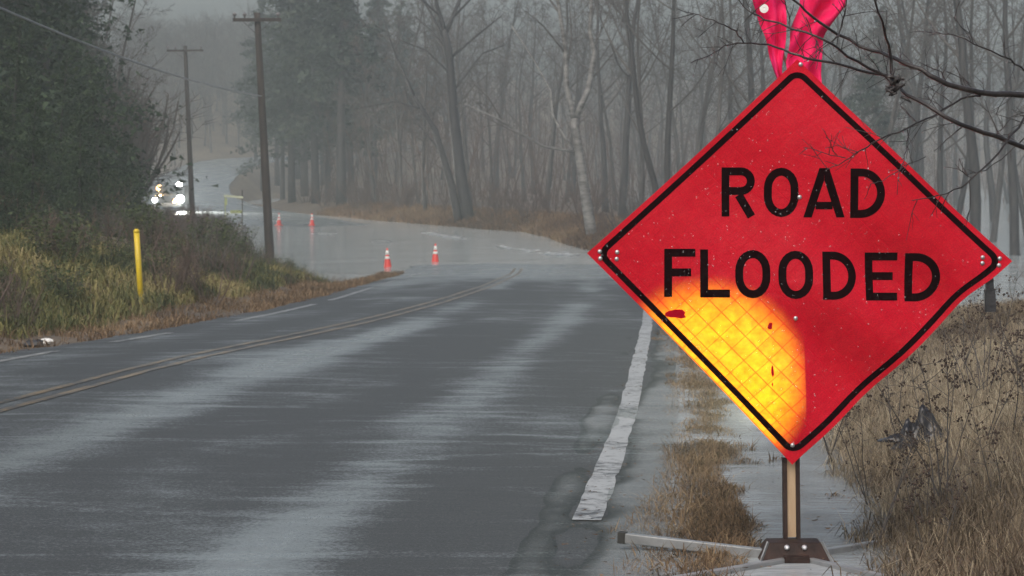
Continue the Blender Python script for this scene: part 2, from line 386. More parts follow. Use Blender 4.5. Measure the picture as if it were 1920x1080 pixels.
def mat_sign():
    m, nt, p, out = mat('fluorescent_red_vinyl')
    tc = nt.nodes.new('ShaderNodeTexCoord')
    # sheeting cells: thin dark seams running along both sides of the diamond (UV runs along the sides, in metres)
    sep = nt.nodes.new('ShaderNodeSeparateXYZ'); nt.links.new(tc.outputs['UV'], sep.inputs[0])
    lines = None
    for ax, per, w in ((0, .072, .055), (1, .066, .04)):
        fr = math_(nt, 'FRACT', math_(nt, 'DIVIDE', sep.outputs[ax], per))
        l = math_(nt, 'LESS_THAN', fr, w)
        lines = l if lines is None else math_(nt, 'MAXIMUM', lines, l)
    n = noise(nt, 5, 5, .6, coord='UV'); sp = noise(nt, 160, 3, .8, coord='UV'); bl = noise(nt, 22, 4, .7, coord='UV')
    base = ramp(nt, n.outputs[0], [(.3, (.55, .0028, .021)), (.7, (.62, .0036, .026))])
    grain = ramp(nt, sp.outputs[0], [(.35, (.72, .72, .72)), (.7, (1.15, 1.3, 1.15))])
    mul = nt.nodes.new('ShaderNodeMix'); mul.data_type = 'RGBA'; mul.blend_type = 'MULTIPLY'; mul.inputs[0].default_value = 1
    nt.links.new(base.outputs[0], mul.inputs[6]); nt.links.new(grain.outputs[0], mul.inputs[7])
    blot = ramp(nt, bl.outputs[0], [(.35, (.92, .62, .85)), (.65, (1.04, 1.35, 1.05))])
    mul2 = nt.nodes.new('ShaderNodeMix'); mul2.data_type = 'RGBA'; mul2.blend_type = 'MULTIPLY'; mul2.inputs[0].default_value = 1
    nt.links.new(mul.outputs[2], mul2.inputs[6]); nt.links.new(blot.outputs[0], mul2.inputs[7])
    seam = nt.nodes.new('ShaderNodeMix'); seam.data_type = 'RGBA'
    nt.links.new(math_(nt, 'MULTIPLY', lines, .85), seam.inputs['Factor'])
    nt.links.new(mul2.outputs[2], seam.inputs[6]); seam.inputs[7].default_value = (.58, .0022, .018, 1)
    geo = nt.nodes.new('ShaderNodeNewGeometry'); bk = nt.nodes.new('ShaderNodeMix'); bk.data_type = 'RGBA'
    nt.links.new(geo.outputs['Backfacing'], bk.inputs['Factor']); nt.links.new(seam.outputs[2], bk.inputs[6]); bk.inputs[7].default_value = (.03, .03, .032, 1)
    nt.links.new(bk.outputs[2], p.inputs['Base Color'])
    p.inputs['Roughness'].default_value = .34; p.inputs['Specular IOR Level'].default_value = .13
    tcol = ramp(nt, bl.outputs[0], [(.35, (1.0, .27, .003)), (.65, (1.0, .50, .008))])
    tm = nt.nodes.new('ShaderNodeMix'); tm.data_type = 'RGBA'; nt.links.new(math_(nt, 'MULTIPLY', lines, .8), tm.inputs['Factor'])
    nt.links.new(tcol.outputs[0], tm.inputs[6]); tm.inputs[7].default_value = (.55, .06, .002, 1)
    tl = nt.nodes.new('ShaderNodeBsdfTranslucent'); nt.links.new(tm.outputs[2], tl.inputs[0])
    ms = nt.nodes.new('ShaderNodeMixShader'); ms.inputs[0].default_value = .04
    nt.links.new(p.outputs[0], ms.inputs[1]); nt.links.new(tl.outputs[0], ms.inputs[2]); nt.links.new(ms.outputs[0], out.inputs[0])
    b = nt.nodes.new('ShaderNodeBump'); b.inputs['Strength'].default_value = .7; b.inputs['Distance'].default_value = .012
    wr = noise(nt, 6, 4, .6, coord='UV'); nt.links.new(math_(nt, 'SUBTRACT', wr.outputs[0], math_(nt, 'MULTIPLY', lines, .25)), b.inputs['Height']); nt.links.new(b.outputs[0], p.inputs['Normal'])
    return m
M['sign_red'] = mat_sign()
M['sign_black'] = simple('black_sign_ink', [(.3, (.0055, .0006, .0010)), (.7, (.009, .0010, .0016))], 30, .6, spec=.02)
M['flag'] = simple('wet_pink_red_flag', [(.3, (.70, .006, .075)), (.7, (.85, .02, .15))], 9, .6, .5, 22, spec=.2)

# ------------------------------------------------------------------ road plan and terrain
g_ = smooth1([(-60, .1), (0, 1.40), (8.5, 1.60), (15, 1.77), (20, 1.88), (40, 2.5), (60, 3.25), (72, 3.62), (85, 3.93), (100, 4.02),
              (115, 3.85), (122, 3.74), (141, 3.58), (155, 3.3), (172, 2.95), (190, 2.4), (210, 1.6), (230, .8), (250, .1), (275, -.5), (300, -.9), (450, -1.5)], 4)
road_z = lambda Y: CAMZ - g_(Y)
xR = smooth1([(-60, -3.6), (0, -.45), (8.5, .25), (10.1, .38), (12.4, .59), (15.9, .89), (22.2, 1.36), (28.2, 1.8), (40, 2.55), (60, 3.5), (72, 3.85), (82, 3.2),
              (92, .7), (107, -3.5), (122, -8.0), (141, -14), (155, -19), (172, -22.8), (190, -25.6), (210, -27.5), (230, -28.6), (245, -28.3), (258, -24), (270, -14), (450, 150)], 4)
xL = smooth1([(-60, -11), (0, -6.8), (15, -5.3), (20, -4.85), (24.5, -4.1), (27.8, -3.72), (32.8, -3.3), (37.6, -3.05), (61, -2.9), (76, -3.1), (92, -6.1),
              (107, -10.4), (122, -15), (141, -21.5), (155, -26), (172, -29.8), (190, -32.6), (210, -34.4), (230, -35.6), (250, -36), (262, -35), (275, -30), (450, 130)], 4)
shoreL = lerp1([(0, -4), (56, -3.4), (60, -5.2), (64, -7.0), (70, -7.4), (80, -9.4), (95, -12.2), (110, -14.6), (122, -17), (141, -25), (450, -40)])
shoreR = lerp1([(60, 6.5), (84, 4.2), (90, 3.0), (100, 2.1), (110, 1.0), (122, -4.2), (141, -11.5), (155, -16.5), (172, -20.5), (450, -10)])

def tuftmask(x, Y):
    dr = x - xR(Y); n = fbm(x * 1.7 + 2, Y * .9 + 7); n2 = fbm(x * 5, Y * 3)
    return n * 1.0 + n2 * .9 + np.exp(-((dr - .48) / .27) ** 2) * .9 - .47
def height(x, Y):
    x = np.asarray(x, float); Y = np.asarray(Y, float)
    rz = road_z(Y); dl = xL(Y) - x; dr = x - xR(Y)
    nz = fbm(x * .35, Y * .35) * .5 + fbm(x * 1.3 + 9, Y * 1.3) * .16
    # left of the road
    bankL = ss(.7, 5.5, dl) * 1.0 + ss(5, 16, dl) * 1.6 + ss(14, 40, dl) * 4
    near = rz - .04 + bankL + nz * ss(.3, 2, dl)
    sl = shoreL(Y) - x
    shore = np.where(sl > 0, np.minimum(sl * .30, 2.2 + sl * .10), np.maximum(sl * .35, -1.0)) + nz * .5
    verge = rz - .05 - ss(.9, 2.2, dl) * 2.0
    shore = np.maximum(shore, np.where((dl > 0) & (Y < 68), verge, -9))
    k = ss(44, 58, Y)
    left = near * (1 - k) + shore * k
    kf = ss(135, 142, Y)
    farL = rz - .05 + ss(4, 12, dl) * 1.2 + ss(10, 40, dl) * 4 + nz * ss(.5, 3, dl)
    left = left * (1 - kf) + farL * kf
    # right of the road
    rise = ss(1.15, 2.6, dr) * .36 + ss(2.2, 6, dr) * .45 + ss(6, 14, dr) * .3
    fade = 1 - ss(17, 34, Y)
    nearR = rz - .035 + rise * fade + (nz * .55) * ss(.9, 2.2, dr) + fbm(x * 2.2, Y * 1.1 + 4) * .05 - ss(1.4, 6, dr) * ss(22, 55, Y) * 2.2
    sr = x - shoreR(Y)
    land = np.where(sr > 0, np.minimum(sr * .28, .55 + sr * .015), np.maximum(sr * .35, -1.0)) + nz * .4
    lake = ss(2, 6, x - (2.5 + (Y - 100) * .03)) * ss(98, 112, Y) + ss(9, 12, x) * (1 - ss(98, 112, Y))
    land = land * (1 - lake) - 1.1 * lake
    kr = ss(62, 80, Y)
    right = np.maximum(nearR, -1.1) * (1 - kr) + land * kr
    hillR = ss(175, 330, Y) * 8
    right = right + hillR * (1 - ss(0, 25, x - 2) * (1 - ss(250, 330, Y)))
    left = left + ss(230, 400, Y) * 8
    mid = rz - .09
    h = np.where(dl > 0, left, np.where(dr > 0, right, mid))
    h = h + .085 * np.clip(tuftmask(x, Y) * 2.2, 0, 1) * (dr > .1) * (dr < 1.2) * (1 - ss(30, 45, Y))
    # blend to the road bed at the pavement's edge
    e = np.maximum(dl, dr); bl = ss(.1, 1.0 + np.clip(Y, 0, 200) * .012, e)
    h = np.where(e > 0, (rz - .05) * (1 - bl) + h * bl, h)
    return h
def H(x, Y): return float(height(np.array([x]), np.array([Y]))[0])
PX_ = lambda px, Y: (px - 960) / F * Y
def ground_at(px, Y):
    x = (px - 960) / F * Y
    return Vector((x, Y, H(x, Y)))

def stretch(lo, hi, core, step, growth, mx=4.0):
    out = [0.0]; d = step
    while out[-1] < hi:
        out.append(out[-1] + d)
        if out[-1] > core: d = min(d * growth, mx)
    return np.array(out)
xp = stretch(0, 160, 9, .22, 1.05, 4); xs = np.concatenate([-xp[:0:-1], xp])
yp = stretch(0, 425, 30, .25, 1.02, 3.0); ym = stretch(0, 40, 2, .5, 1.3, 6); ys = np.concatenate([-ym[:0:-1], yp])
gx, gy = np.meshgrid(xs, ys, indexing='ij')
gz = height(gx.ravel(), gy.ravel())
tv = np.stack([gx.ravel(), gy.ravel(), gz], 1)
o = link('ground', np_mesh('ground', tv, [grid_faces(len(xs), len(ys))], M['ground'], smooth=True)); tag(o, kind='structure')
GROUND_LOW = gz.min()

# road ribbon
st = np.concatenate([np.arange(-35, 6, 2.0), np.arange(6, 30, .16), np.arange(30, 90, .4), np.arange(90, 300, 1.2)])
NA = 61
fr = np.linspace(0, 1, NA)
RX = xL(st)[:, None] - .35 + fr[None, :] * (xR(st) - xL(st) + .7)[:, None]
# ragged pavement edges
rag = fbm(st * 1.4, st * 0 + 2) * .3
RX[:, -1] += rag; RX[:, 0] += fbm(st * 1.4, st * 0 + 8) * .3
RY = np.repeat(st[:, None], NA, 1)
def road_surface(x, Y):
    dr = x - xR(Y); dl = xL(Y) - x
    w = (xR(Y) - xL(Y)); u = (x - xL(Y)) / w
    crown = .035 * np.exp(-((u - .33) / .3) ** 2) - .02 * ss(-1.0, .3, dr)
    return road_z(Y) + crown + fbm(x * 3.5, Y * 2.5, 5) * .016 * ss(-2, -.5, dr) + fbm(x * .7, Y * .45, 3) * .012 * np.clip(30 / (np.abs(Y) + 10), 0, 1) + (fbm(x * .55, Y * .22, 4) * .14 - .03) * ss(54, 66, Y) * (1 - ss(85, 100, Y))
RZ = road_surface(RX, RY)
U = (RX - xL(RY)) / (xR(RY) - xL(RY))
track = np.exp(-((U - .47) / .055) ** 2) + .9 * np.exp(-((U - .80) / .05) ** 2) + .35 * np.exp(-((U - .06) / .06) ** 2) + .25 * np.exp(-((U - .26) / .05) ** 2)
track = track * (1 - ss(42, 66, RY)) + 1.5 * ss(42, 66, RY)
track = track * (np.clip(.75 + 2.2 * fbm(RX * .25 + 3, RY * .13 + 1), .1, 1.5) * (1 - ss(42, 66, RY)) + ss(42, 66, RY)) 
uv = np.stack([(RX - xL(RY)).ravel(), RY.ravel()], 1)
rv = np.stack([RX.ravel(), RY.ravel(), RZ.ravel()], 1)
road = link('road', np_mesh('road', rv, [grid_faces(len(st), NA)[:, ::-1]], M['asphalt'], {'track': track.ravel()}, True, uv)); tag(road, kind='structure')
def line_strip(name, offs, w, y0, y1, m, lift=.005, gaps=None, step=.2):
    Y = np.arange(y0, y1, step)
    n = len(Y); c = offs(Y)
    # offset across the running direction
    a = np.stack([c - w / 2 + fbm(Y * 3, Y * 0 + 1) * .03, Y, Y * 0], 1); b = np.stack([c + w / 2 + fbm(Y * 3, Y * 0 + 5) * .03, Y, Y * 0], 1)
    mid = (a + b) / 2
    P = np.stack([a, mid, b], 1).reshape(-1, 3)
    P[:, 2] = road_surface(P[:, 0], P[:, 1]) + lift
    f = grid_faces(n, 3)[:, ::-1]
    if gaps is not None:
        yy = Y[np.clip(f[:, 0] // 3, 0, n - 1)]
        f = f[gaps(yy)]
    return link(name, np_mesh(name, P, [f], m), road)
line_strip('edge_line', lambda Y: xR(Y), .135, 9.7, 72, M['white_line'])
line_strip('edge_line', lambda Y: xR(Y) - .2, .16, 99, 160, M['white_line'], gaps=lambda y: vnoise(y * .09, y * 0 + 7.2) > .35)
line_strip('edge_line', lambda Y: xL(Y) + .1, .11, 10, 62, M['white_line_worn'], gaps=lambda y: vnoise(y * .55, y * 0 + 3.1) > .42)
cl = lambda Y: xL(Y) + (xR(Y) - xL(Y)) * np.interp(Y, [0, 15, 20, 28, 45, 80], [.26, .28, .30, .34, .43, .5])
line_strip('centre_line', lambda Y: cl(Y) - .11, .08, 6, 68, M['yellow_line'])
line_strip('centre_line', lambda Y: cl(Y) + .11, .08, 6, 68, M['yellow_line'])

# flood water: one level sheet, the ground and the road rise out of it
wx = np.concatenate([np.linspace(-60, 150, 2)]); 
mbw = MB(); mbw.add([(-60, 44, 0), (155, 44, 0), (155, 330, 0), (-60, 330, 0)], [(0, 1, 2, 3)])
tag(mbw.build('flood_water', M['flood']), kind='structure')
# rain running along the shoulder: follows the fall of the road, broken where the verge stands proud
Yr = np.concatenate([np.arange(6.2, 20, .06), np.arange(20, 44, .15)]); dd = np.linspace(-1.1, 2.0, 70)
WX = xR(Yr)[:, None] + dd[None, :]; WY = np.repeat(Yr[:, None], len(dd), 1)
WD = WX - xR(WY)
WZ = road_z(WY) - .002 + fbm(WX * .8 + 5, WY * .5) * .02 - .010 * ss(10, 25, WY) - .016 * np.exp(-(WD / .14) ** 2) - .03 * (1 - ss(-.50, -.12, WD))
HG = np.maximum(height(WX.ravel(), WY.ravel()), np.where(WD.ravel() < .35, road_surface(WX.ravel(), WY.ravel()), -9))
tag(link('runoff_water', np_mesh('runoff_water', np.stack([WX.ravel(), WY.ravel(), WZ.ravel()], 1), [grid_faces(len(Yr), len(dd))[:, ::-1]], M['runoff'], {'depth': WZ.ravel() - HG}, True)), kind='structure')

# broken white riffles where the flood runs over the far road edge and the right verge
rf = np.random.default_rng(4); fp, ft = [], []
for (x0, y0, x1, y1, n, wd) in ((800, 437, 866, 448, 260, .16), (1030, 476, 1066, 478, 200, .22), (970, 468, 1000, 472, 60, .1), (590, 438, 625, 440, 60, .2), (935, 462, 960, 468, 60, .1), (700, 452, 730, 453, 40, .1)):
    for q in range(n):
        f = rf.random(); px, py = x0 + (x1 - x0) * f, y0 + (y1 - y0) * f
        Yq = CAMZ * F / (py - 300.2); c = np.array([PX_(px, Yq) + rf.normal(0, wd), Yq + rf.normal(0, wd * 3), .005 + .03 * rf.random()])
        fp.append(c)
v, f = None, None
n = len(fp); fp = np.array(fp); a_ = rf.uniform(0, 6.28, n); r1_ = rf.uniform(.05, .22, n)
v = np.stack([fp + np.stack([np.cos(a_ + k) * r1_, np.sin(a_ + k) * r1_ * .7, -.01 + rf.uniform(0, .02, n)], 1) for k in (0, 2.1, 4.2)], 1).reshape(-1, 3)
tag(link('water_riffles', np_mesh('water_riffles', v, [np.arange(3 * n).reshape(-1, 3)], simple('white_water', [(.3, (.62, .66, .67)), (.7, (.78, .80, .80))], 3, .3))), 'white broken riffles on the flood water', 'riffles', kind='stuff')

# ------------------------------------------------------------------ trees
def branch_path(p, d, L, n, wob, lift, r):
    pts = [Vector(p)]; d = Vector(d).normalized()
    for i in range(n):
        d = (d + Vector((r.uniform(-wob, wob), r.uniform(-wob, wob), r.uniform(-wob, wob) + lift))).normalized()
        pts.append(pts[-1] + d * (L / n))
    return pts
def grow(mb, pts, r0, r1, depth, r, dens=1.0, minr=.008, lift=.06, spread=(35, 70), start=.25, shrink=.55):
    """twigs along a limb, recursively"""
    if depth <= 0: return
    L = sum((pts[i + 1] - pts[i]).length for i in range(len(pts) - 1))
    n = max(2, int(round(r.uniform(4, 7) * dens)))
    for k in range(n):
        t = start + (1 - start) * (k + r.random()) / n
        q = min(int(t * (len(pts) - 1)), len(pts) - 2); f = t * (len(pts) - 1) - q
        p = pts[q].lerp(pts[q + 1], min(f, 1)); d = (pts[q + 1] - pts[q]).normalized()
        ax = Vector((r.gauss(0, 1), r.gauss(0, 1), r.gauss(0, 1))).cross(d)
        if ax.length < 1e-3: continue
        d2 = Matrix.Rotation(R(r.uniform(*spread)), 3, ax.normalized()) @ d
        rr = max((r0 * (1 - t) + r1 * t) * r.uniform(.4, .62), minr)
        l2 = L * shrink * r.uniform(.6, 1.1) * (1.15 - .6 * t)
        ns = 4 if depth > 1 else 2
        b = branch_path(p, d2, l2, ns, .16, lift, r)
        mb.tube(b, [rr * (1 - .75 * i / ns) for i in range(ns + 1)], 4 if depth > 2 else 3, cap=False)
        grow(mb, b, rr, rr * .25, depth - 1, r, dens, minr, lift, spread, start, shrink)
def bare_tree(name, seed, h, rad, label, group, bark='bark', twig='twig', limbs=11, depth=4, forks=1, crown_from=.3, dens=1.0, lean=.10):
    r = random.Random(seed)
    root = thing(name, label, 'bare tree', group=group)
    tk, cr = MB(), MB()
    ends = []
    for q in range(forks):
        d = Vector((r.uniform(-lean, lean) + (q - (forks - 1) / 2) * .22, r.uniform(-lean, lean), 1))
        pts = branch_path((q * rad * .7 - .02, 0, -.4), d, h, 12, .10, .055, r)
        rads = [rad * (1.25 if i == 0 else 1) * (1 - .93 * (i / 12) ** 1.1) for i in range(13)]
        tk.tube(pts, rads, 8)
        for k in range(limbs):
            t = crown_from + (1 - crown_from) * (k + r.random()) / limbs; i = min(int(t * 12), 11)
            p = pts[i].lerp(pts[i + 1], t * 12 - i); a = r.uniform(0, 2 * math.pi); el = R(r.uniform(20, 55))
            dv = Vector((math.cos(a) * math.cos(el), math.sin(a) * math.cos(el), math.sin(el)))
            L = h * r.uniform(.20, .38) * (1.25 - t * .85)
            b = branch_path(p, dv, L, 6, .12, .09, r); rr = max(rads[i] * r.uniform(.3, .5), .02)
            cr.tube(b, [rr * (1 - .8 * j / 6) for j in range(7)], 5, cap=False)
            grow(cr, b, rr, rr * .2, depth - 1, r, dens, .011)
    tk.build('trunk', M[bark], root, True); cr.build('crown', M[twig], root)
    return root

def leaf_tris(P, size, r, droop=.3):
    """one thin leaf/needle spray triangle per point"""
    n = len(P)
    d = r.normal(size=(n, 3)); d[:, 2] = d[:, 2] * .45 - droop; d /= np.linalg.norm(d, axis=1)[:, None]
    s = r.normal(size=(n, 3)); s -= d * (s * d).sum(1)[:, None]; s /= np.linalg.norm(s, axis=1)[:, None]
    sz = size * r.uniform(.5, 1.3, n)[:, None]
    v = np.stack([P - s * sz * .28, P + s * sz * .28, P + d * sz], 1).reshape(-1, 3)
    return v, np.arange(3 * n).reshape(-1, 3)
def conifer(name, seed, h, rad, label, cat, group, mat_name='needles', base=.04, width=.24, nb=90, per=60, leaf=.3, droop=.25, irregular=.42, gap=0.0):
    r = random.Random(seed); nr = np.random.default_rng(seed)
    root = thing(name, label, cat, group=group)
    tk = MB(); pts = branch_path((0, 0, -.4), (0, 0, 1), h, 10, .025, .03, r)
    tk.tube(pts, [rad * (1 - .92 * i / 10) for i in range(11)], 8)
    P = []; T = []
    for k in range(nb):
        t = base + (1 - base) * ((k + r.random()) / nb)
        if r.random() < gap: continue
        i = min(int(t * 10), 9); p = pts[i].lerp(pts[i + 1], t * 10 - i)
        L = h * width * (1 - t) ** .75 * r.uniform(1 - irregular, 1 + irregular) + .25
        a = r.uniform(0, 2 * math.pi); d = Vector((math.cos(a), math.sin(a), r.uniform(-.15, .25)))
        b = branch_path(p, d, L, 5, .1, -.10, r)
        tk.tube(b, [max(rad * .18 * (1 - t), .012) * (1 - .8 * j / 5) for j in range(6)], 3, cap=False)
        m = max(6, int(per * L / (h * width)))
        q = nr.random(m) ** .7 * 4.999; qi = q.astype(int); f = (q - qi)[:, None]
        bp = np.array([tuple(v) for v in b])
        pp = bp[qi] * (1 - f) + bp[qi + 1] * f + nr.normal(size=(m, 3)) * np.array([1, 1, .5]) * (.09 * L + .06)
        P.append(pp); T.append(np.clip(nr.normal(.5, .18, m) + r.uniform(-.4, .4), 0, 1))
    P = np.concatenate(P); T = np.concatenate(T)
    v, f = leaf_tris(P, leaf, nr, droop)
    tk.build('trunk', M['dark_bark'], root, True)
    link('crown', np_mesh('crown', v, [f], M[mat_name], {'tint': np.repeat(T, 3)}), root)
    return root
def shrub(name, seed, h, label, group, twig='twig', stems=9, leaves=0, leaf=.07, cat='shrub', depth=2):
    r = random.Random(seed); nr = np.random.default_rng(seed)
    root = thing(name, label, cat, group=group); mb = MB(); tips = []
    for k in range(stems):
        a = r.uniform(0, 6.28); d = Vector((math.cos(a) * .6, math.sin(a) * .6, r.uniform(.7, 1.4)))
        b = branch_path((math.cos(a) * .1 * h, math.sin(a) * .1 * h, -.1), d, h * r.uniform(.6, 1.05), 5, .15, .04, r)
        mb.tube(b, [.012 * h * (1 - .7 * j / 5) + .004 for j in range(6)], 4, cap=False)
        grow(mb, b, .009 * h, .004, depth, r, .9, .006); tips += b[2:]
    mb.build('stems', M[twig], root)
    if leaves:
        tp = np.array([tuple(t) for t in tips]); idx = nr.integers(0, len(tp), leaves)
        P = tp[idx] + nr.normal(size=(leaves, 3)) * .16 * h * np.array([1, 1, .8]); P[:, 2] = np.maximum(P[:, 2], .03)
        v, f = leaf_tris(P, leaf, nr, .1)
        link('leaves', np_mesh('leaves', v, [f], M['green_leaf'], {'tint': np.repeat(np.clip(nr.normal(.5, .25, leaves), 0, 1), 3)}), root)
    return root

_used = set()
def place(proto, x, Y, s=1.0, rz=None, label=None, group=None, dz=0.0):
    z = max(H(x, Y), -.9) + dz
    rz = random.uniform(0, 6.28) if rz is None else rz
    if proto.name not in _used:
        _used.add(proto.name); proto.location = (x, Y, z); proto.rotation_euler = (0, 0, rz); proto.scale = (s, s, s)
        if label: proto['label'] = label
        if group: proto['group'] = group
        return proto
    return copy_thing(proto, (x, Y, z), rz, s, label, group)
PX = lambda px, Y: (px - 960) / F * Y

# --- the two trees that stand out: white birch and dark twin trunk
def limb(mb, pxs, Y, r0, r1, n=6, dy=None):
    pts = [at(x, y, Y + (dy[i] if dy else 0)) for i, (x, y) in enumerate(pxs)]
    out = []
    for i in range(len(pts) - 1):
        for k in range(3): out.append(pts[i].lerp(pts[i + 1], k / 3))
    out.append(pts[-1])
    m = len(out) - 1
    mb.tube(out, [r0 + (r1 - r0) * i / m for i in range(m + 1)], n)
    return out
def traced_tree(name, label, base, Y, trunk_limbs, limbs, bark, twig, seed, dens=.8):
    r = random.Random(seed); b = at(*base, Y); b.z = min(b.z, H(b.x, Y))
    root = thing(name, label, 'bare tree', b)
    tk, cr = MB(), MB()
    for pxs, r0, r1 in trunk_limbs:
        p = limb(tk, pxs, Y, r0, r1, 9)
    for pxs, r0, r1, dy in limbs:
        p = limb(tk if r0 > .05 else cr, pxs, Y, r0, r1, 5, dy)
        grow(cr, p, r0, r1, 3, r, dens, .011)
    for mb in (tk, cr): mb.v = [tuple(Vector(q) - b) for q in mb.v]
    tk.build('trunk', M[bark], root, True); cr.build('crown', M[twig], root)
    return root
traced_tree('birch_tree', 'pale white birch with forked trunk and a long leaning limb beside the flood', (1112, 452), 94,
    [([(1112, 456), (1098, 370), (1086, 290), (1076, 222)], .27, .16), ([(1076, 224), (1062, 160), (1060, 90), (1046, 0), (1040, -70)], .15, .06),
     ([(1080, 218), (1103, 168), (1115, 100), (1106, 60), (1109, 0), (1112, -80)], .15, .06)],
    [([(1082, 285), (1020, 275), (975, 250), (940, 225), (870, 195)], .075, .03, [0, -.5, -1, -1.3, -1.5]), ([(942, 226), (915, 182), (880, 150)], .035, .015, [-1.3, -1.4, -1.4]),
     ([(1078, 292), (1036, 215), (1033, 170), (1000, 110), (960, 50)], .07, .03, [0, .5, 1, 1.4, 1.6]), ([(1114, 86), (1140, 28), (1160, -40)], .06, .02, [0, -.4, -.8]),
     ([(1062, 140), (1072, 70), (1068, 10)], .05, .02, [0, .5, .8]), ([(1046, 20), (1010, -30), (990, -80)], .05, .02, [0, .5, .8]),
     ([(1108, 150), (1150, 100), (1190, 60)], .045, .015, [0, .7, 1.4]), ([(1060, 100), (1020, 50), (985, 20)], .045, .015, [0, -.7, -1.4])],
    'birch', 'twig', 5, .75)
traced_tree('twin_trunk_tree', 'tall dark tree with two trunks on the grassy bank beyond the flood', (872, 418), 121,
    [([(880, 424), (862, 320), (850, 210), (842, 105), (833, 55)], .37, .19), ([(862, 424), (846, 345), (816, 245), (776, 180)], .26, .11),
     ([(834, 60), (820, 15), (806, -60)], .16, .06), ([(836, 62), (862, 0), (880, -80)], .14, .06)],
    [([(846, 108), (900, 62), (940, 30)], .09, .03, [0, -.6, -1.2]), ([(842, 100), (812, 62), (778, 30)], .09, .03, [0, .6, 1.0]), ([(850, 170), (905, 100), (945, 85)], .08, .03, [0, .8, 1.5]),
     ([(845, 140), (800, 95), (750, 75)], .07, .03, [0, -.8, -1.6]), ([(778, 182), (740, 100), (720, 40)], .09, .03, [0, .2, .4]), ([(795, 205), (740, 190), (665, 205)], .06, .02, [0, -.6, -1.2]),
     ([(838, 300), (790, 240), (770, 215)], .06, .02, [0, .7, 1.3]), ([(836, 80), (800, 10), (780, -40)], .09, .03, [0, 1, 2]), ([(852, 30), (900, -20), (930, -60)], .08, .03, [0, -.6, -1.2]),
     ([(848, 210), (890, 160), (925, 130)], .05, .02, [0, -.8, -1.6]), ([(825, 30), (780, -10), (750, -50)], .07, .03, [0, -1, -2])],
    'dark_bark', 'twig', 9, 1.0)

# --- bare trees in and behind the flood: six kinds of habit, many individuals
GW = 'bare trees in the hazy wood beyond the flood'
protos = [bare_tree('bare_tree', 11, 17, .17, '', GW, limbs=13), bare_tree('bare_tree', 12, 19, .22, '', GW, bark='dark_bark', limbs=14, crown_from=.3),
          bare_tree('bare_tree', 13, 15, .13, '', GW, limbs=12, crown_from=.25), bare_tree('bare_tree', 14, 18, .18, '', GW, bark='dark_bark', forks=2, limbs=9, crown_from=.3),
          bare_tree('bare_tree', 15, 13, .10, '', GW, limbs=11, crown_from=.2, twig='red_twig', lean=.15), bare_tree('bare_tree', 16, 20, .26, '', GW, limbs=15, crown_from=.4, bark='dark_bark')]
LB = {'flood': 'slender grey bare tree standing in the flooded wood behind the red sign', 'bank': 'thin bare tree on the brown bank across the flooded road',
      'far': 'hazy bare tree on the far slope behind the flooded road', 'left': 'bare tree among the dark evergreens on the left bank'}
rt = random.Random(21)
def scatter(n, px0, px1, Y0, Y1, key, ps, smin=.8, smax=1.15, mind=1.6, ok=lambda x, Y: True, group=None):
    done = []; tries = 0
    while len(done) < n and tries < 4000:
        tries += 1
        Y = rt.uniform(Y0, Y1); x = PX(rt.uniform(px0, px1), Y)
        if any((x - a) ** 2 + (Y - b) ** 2 < mind ** 2 for a, b in done) or not ok(x, Y): continue
        if -1.5 < x - float(xL(Y)) and x < float(xR(Y)) + 1.5: continue
        done.append((x, Y)); place(rt.choice(ps), x, Y, rt.uniform(smin, smax), None, LB[key], group or {'flood': 'bare trees standing in the flooded wood', 'bank': 'bare trees on the far bank', 'far': GW, 'left': 'bare trees among the left bank evergreens'}[key])
# hand-set trunks seen round the sign
for px, Y, k, s, lb in ((1166, 112, 1, 1.0, 'dark straight trunk just right of the white birch'), (1250, 92, 3, .95, 'forked dark bare tree above the upper left edge of the sign'), (1196, 100, 2, 1.0, 'slim grey bare tree between the white birch and the upper left edge of the sign'),
                     (1296, 104, 0, 1.0, LB['flood']), (1135, 126, 1, .9, LB['flood']), (1340, 88, 2, 1.0, 'slim near bare tree left of the pink flags above the sign'),
                     (1830, 78, 5, .95, 'stout dark trunk behind the overhanging twigs, nearest tree right of the sign'), (1905, 84, 1, .95, 'dark bare tree at the right edge of the wood, beside the stoutest trunk'),
                     (1860, 98, 0, 1., LB['flood']), (1780, 92, 3, .9, 'forked dark bare tree behind the upper right edge of the sign'), (1700, 100, 1, .95, LB['flood']), (1640, 84, 0, .9, LB['flood']), (1560, 96, 2, 1.0, LB['flood']), (1420, 90, 1, .95, LB['flood'])):
    place(protos[k], PX(px, Y), Y, s, None, lb, 'bare trees standing in the flooded wood')
scatter(30, 1130, 1990, 105, 190, 'flood', protos)
scatter(14, 690, 1080, 126, 160, 'bank', [protos[0], protos[2], protos[4]], ok=lambda x, Y: x > float(shoreR(Y)) + 1)
scatter(34, 620, 1500, 160, 260, 'far', protos, .75, 1.05)
scatter(9, 255, 335, 170, 250, 'far', [protos[0], protos[2], protos[4]], .6, .85)
scatter(12, 90, 215, 78, 135, 'left', [protos[2], protos[4], protos[0]], .55, .8, ok=lambda x, Y: x < float(shoreL(Y)) - 2)

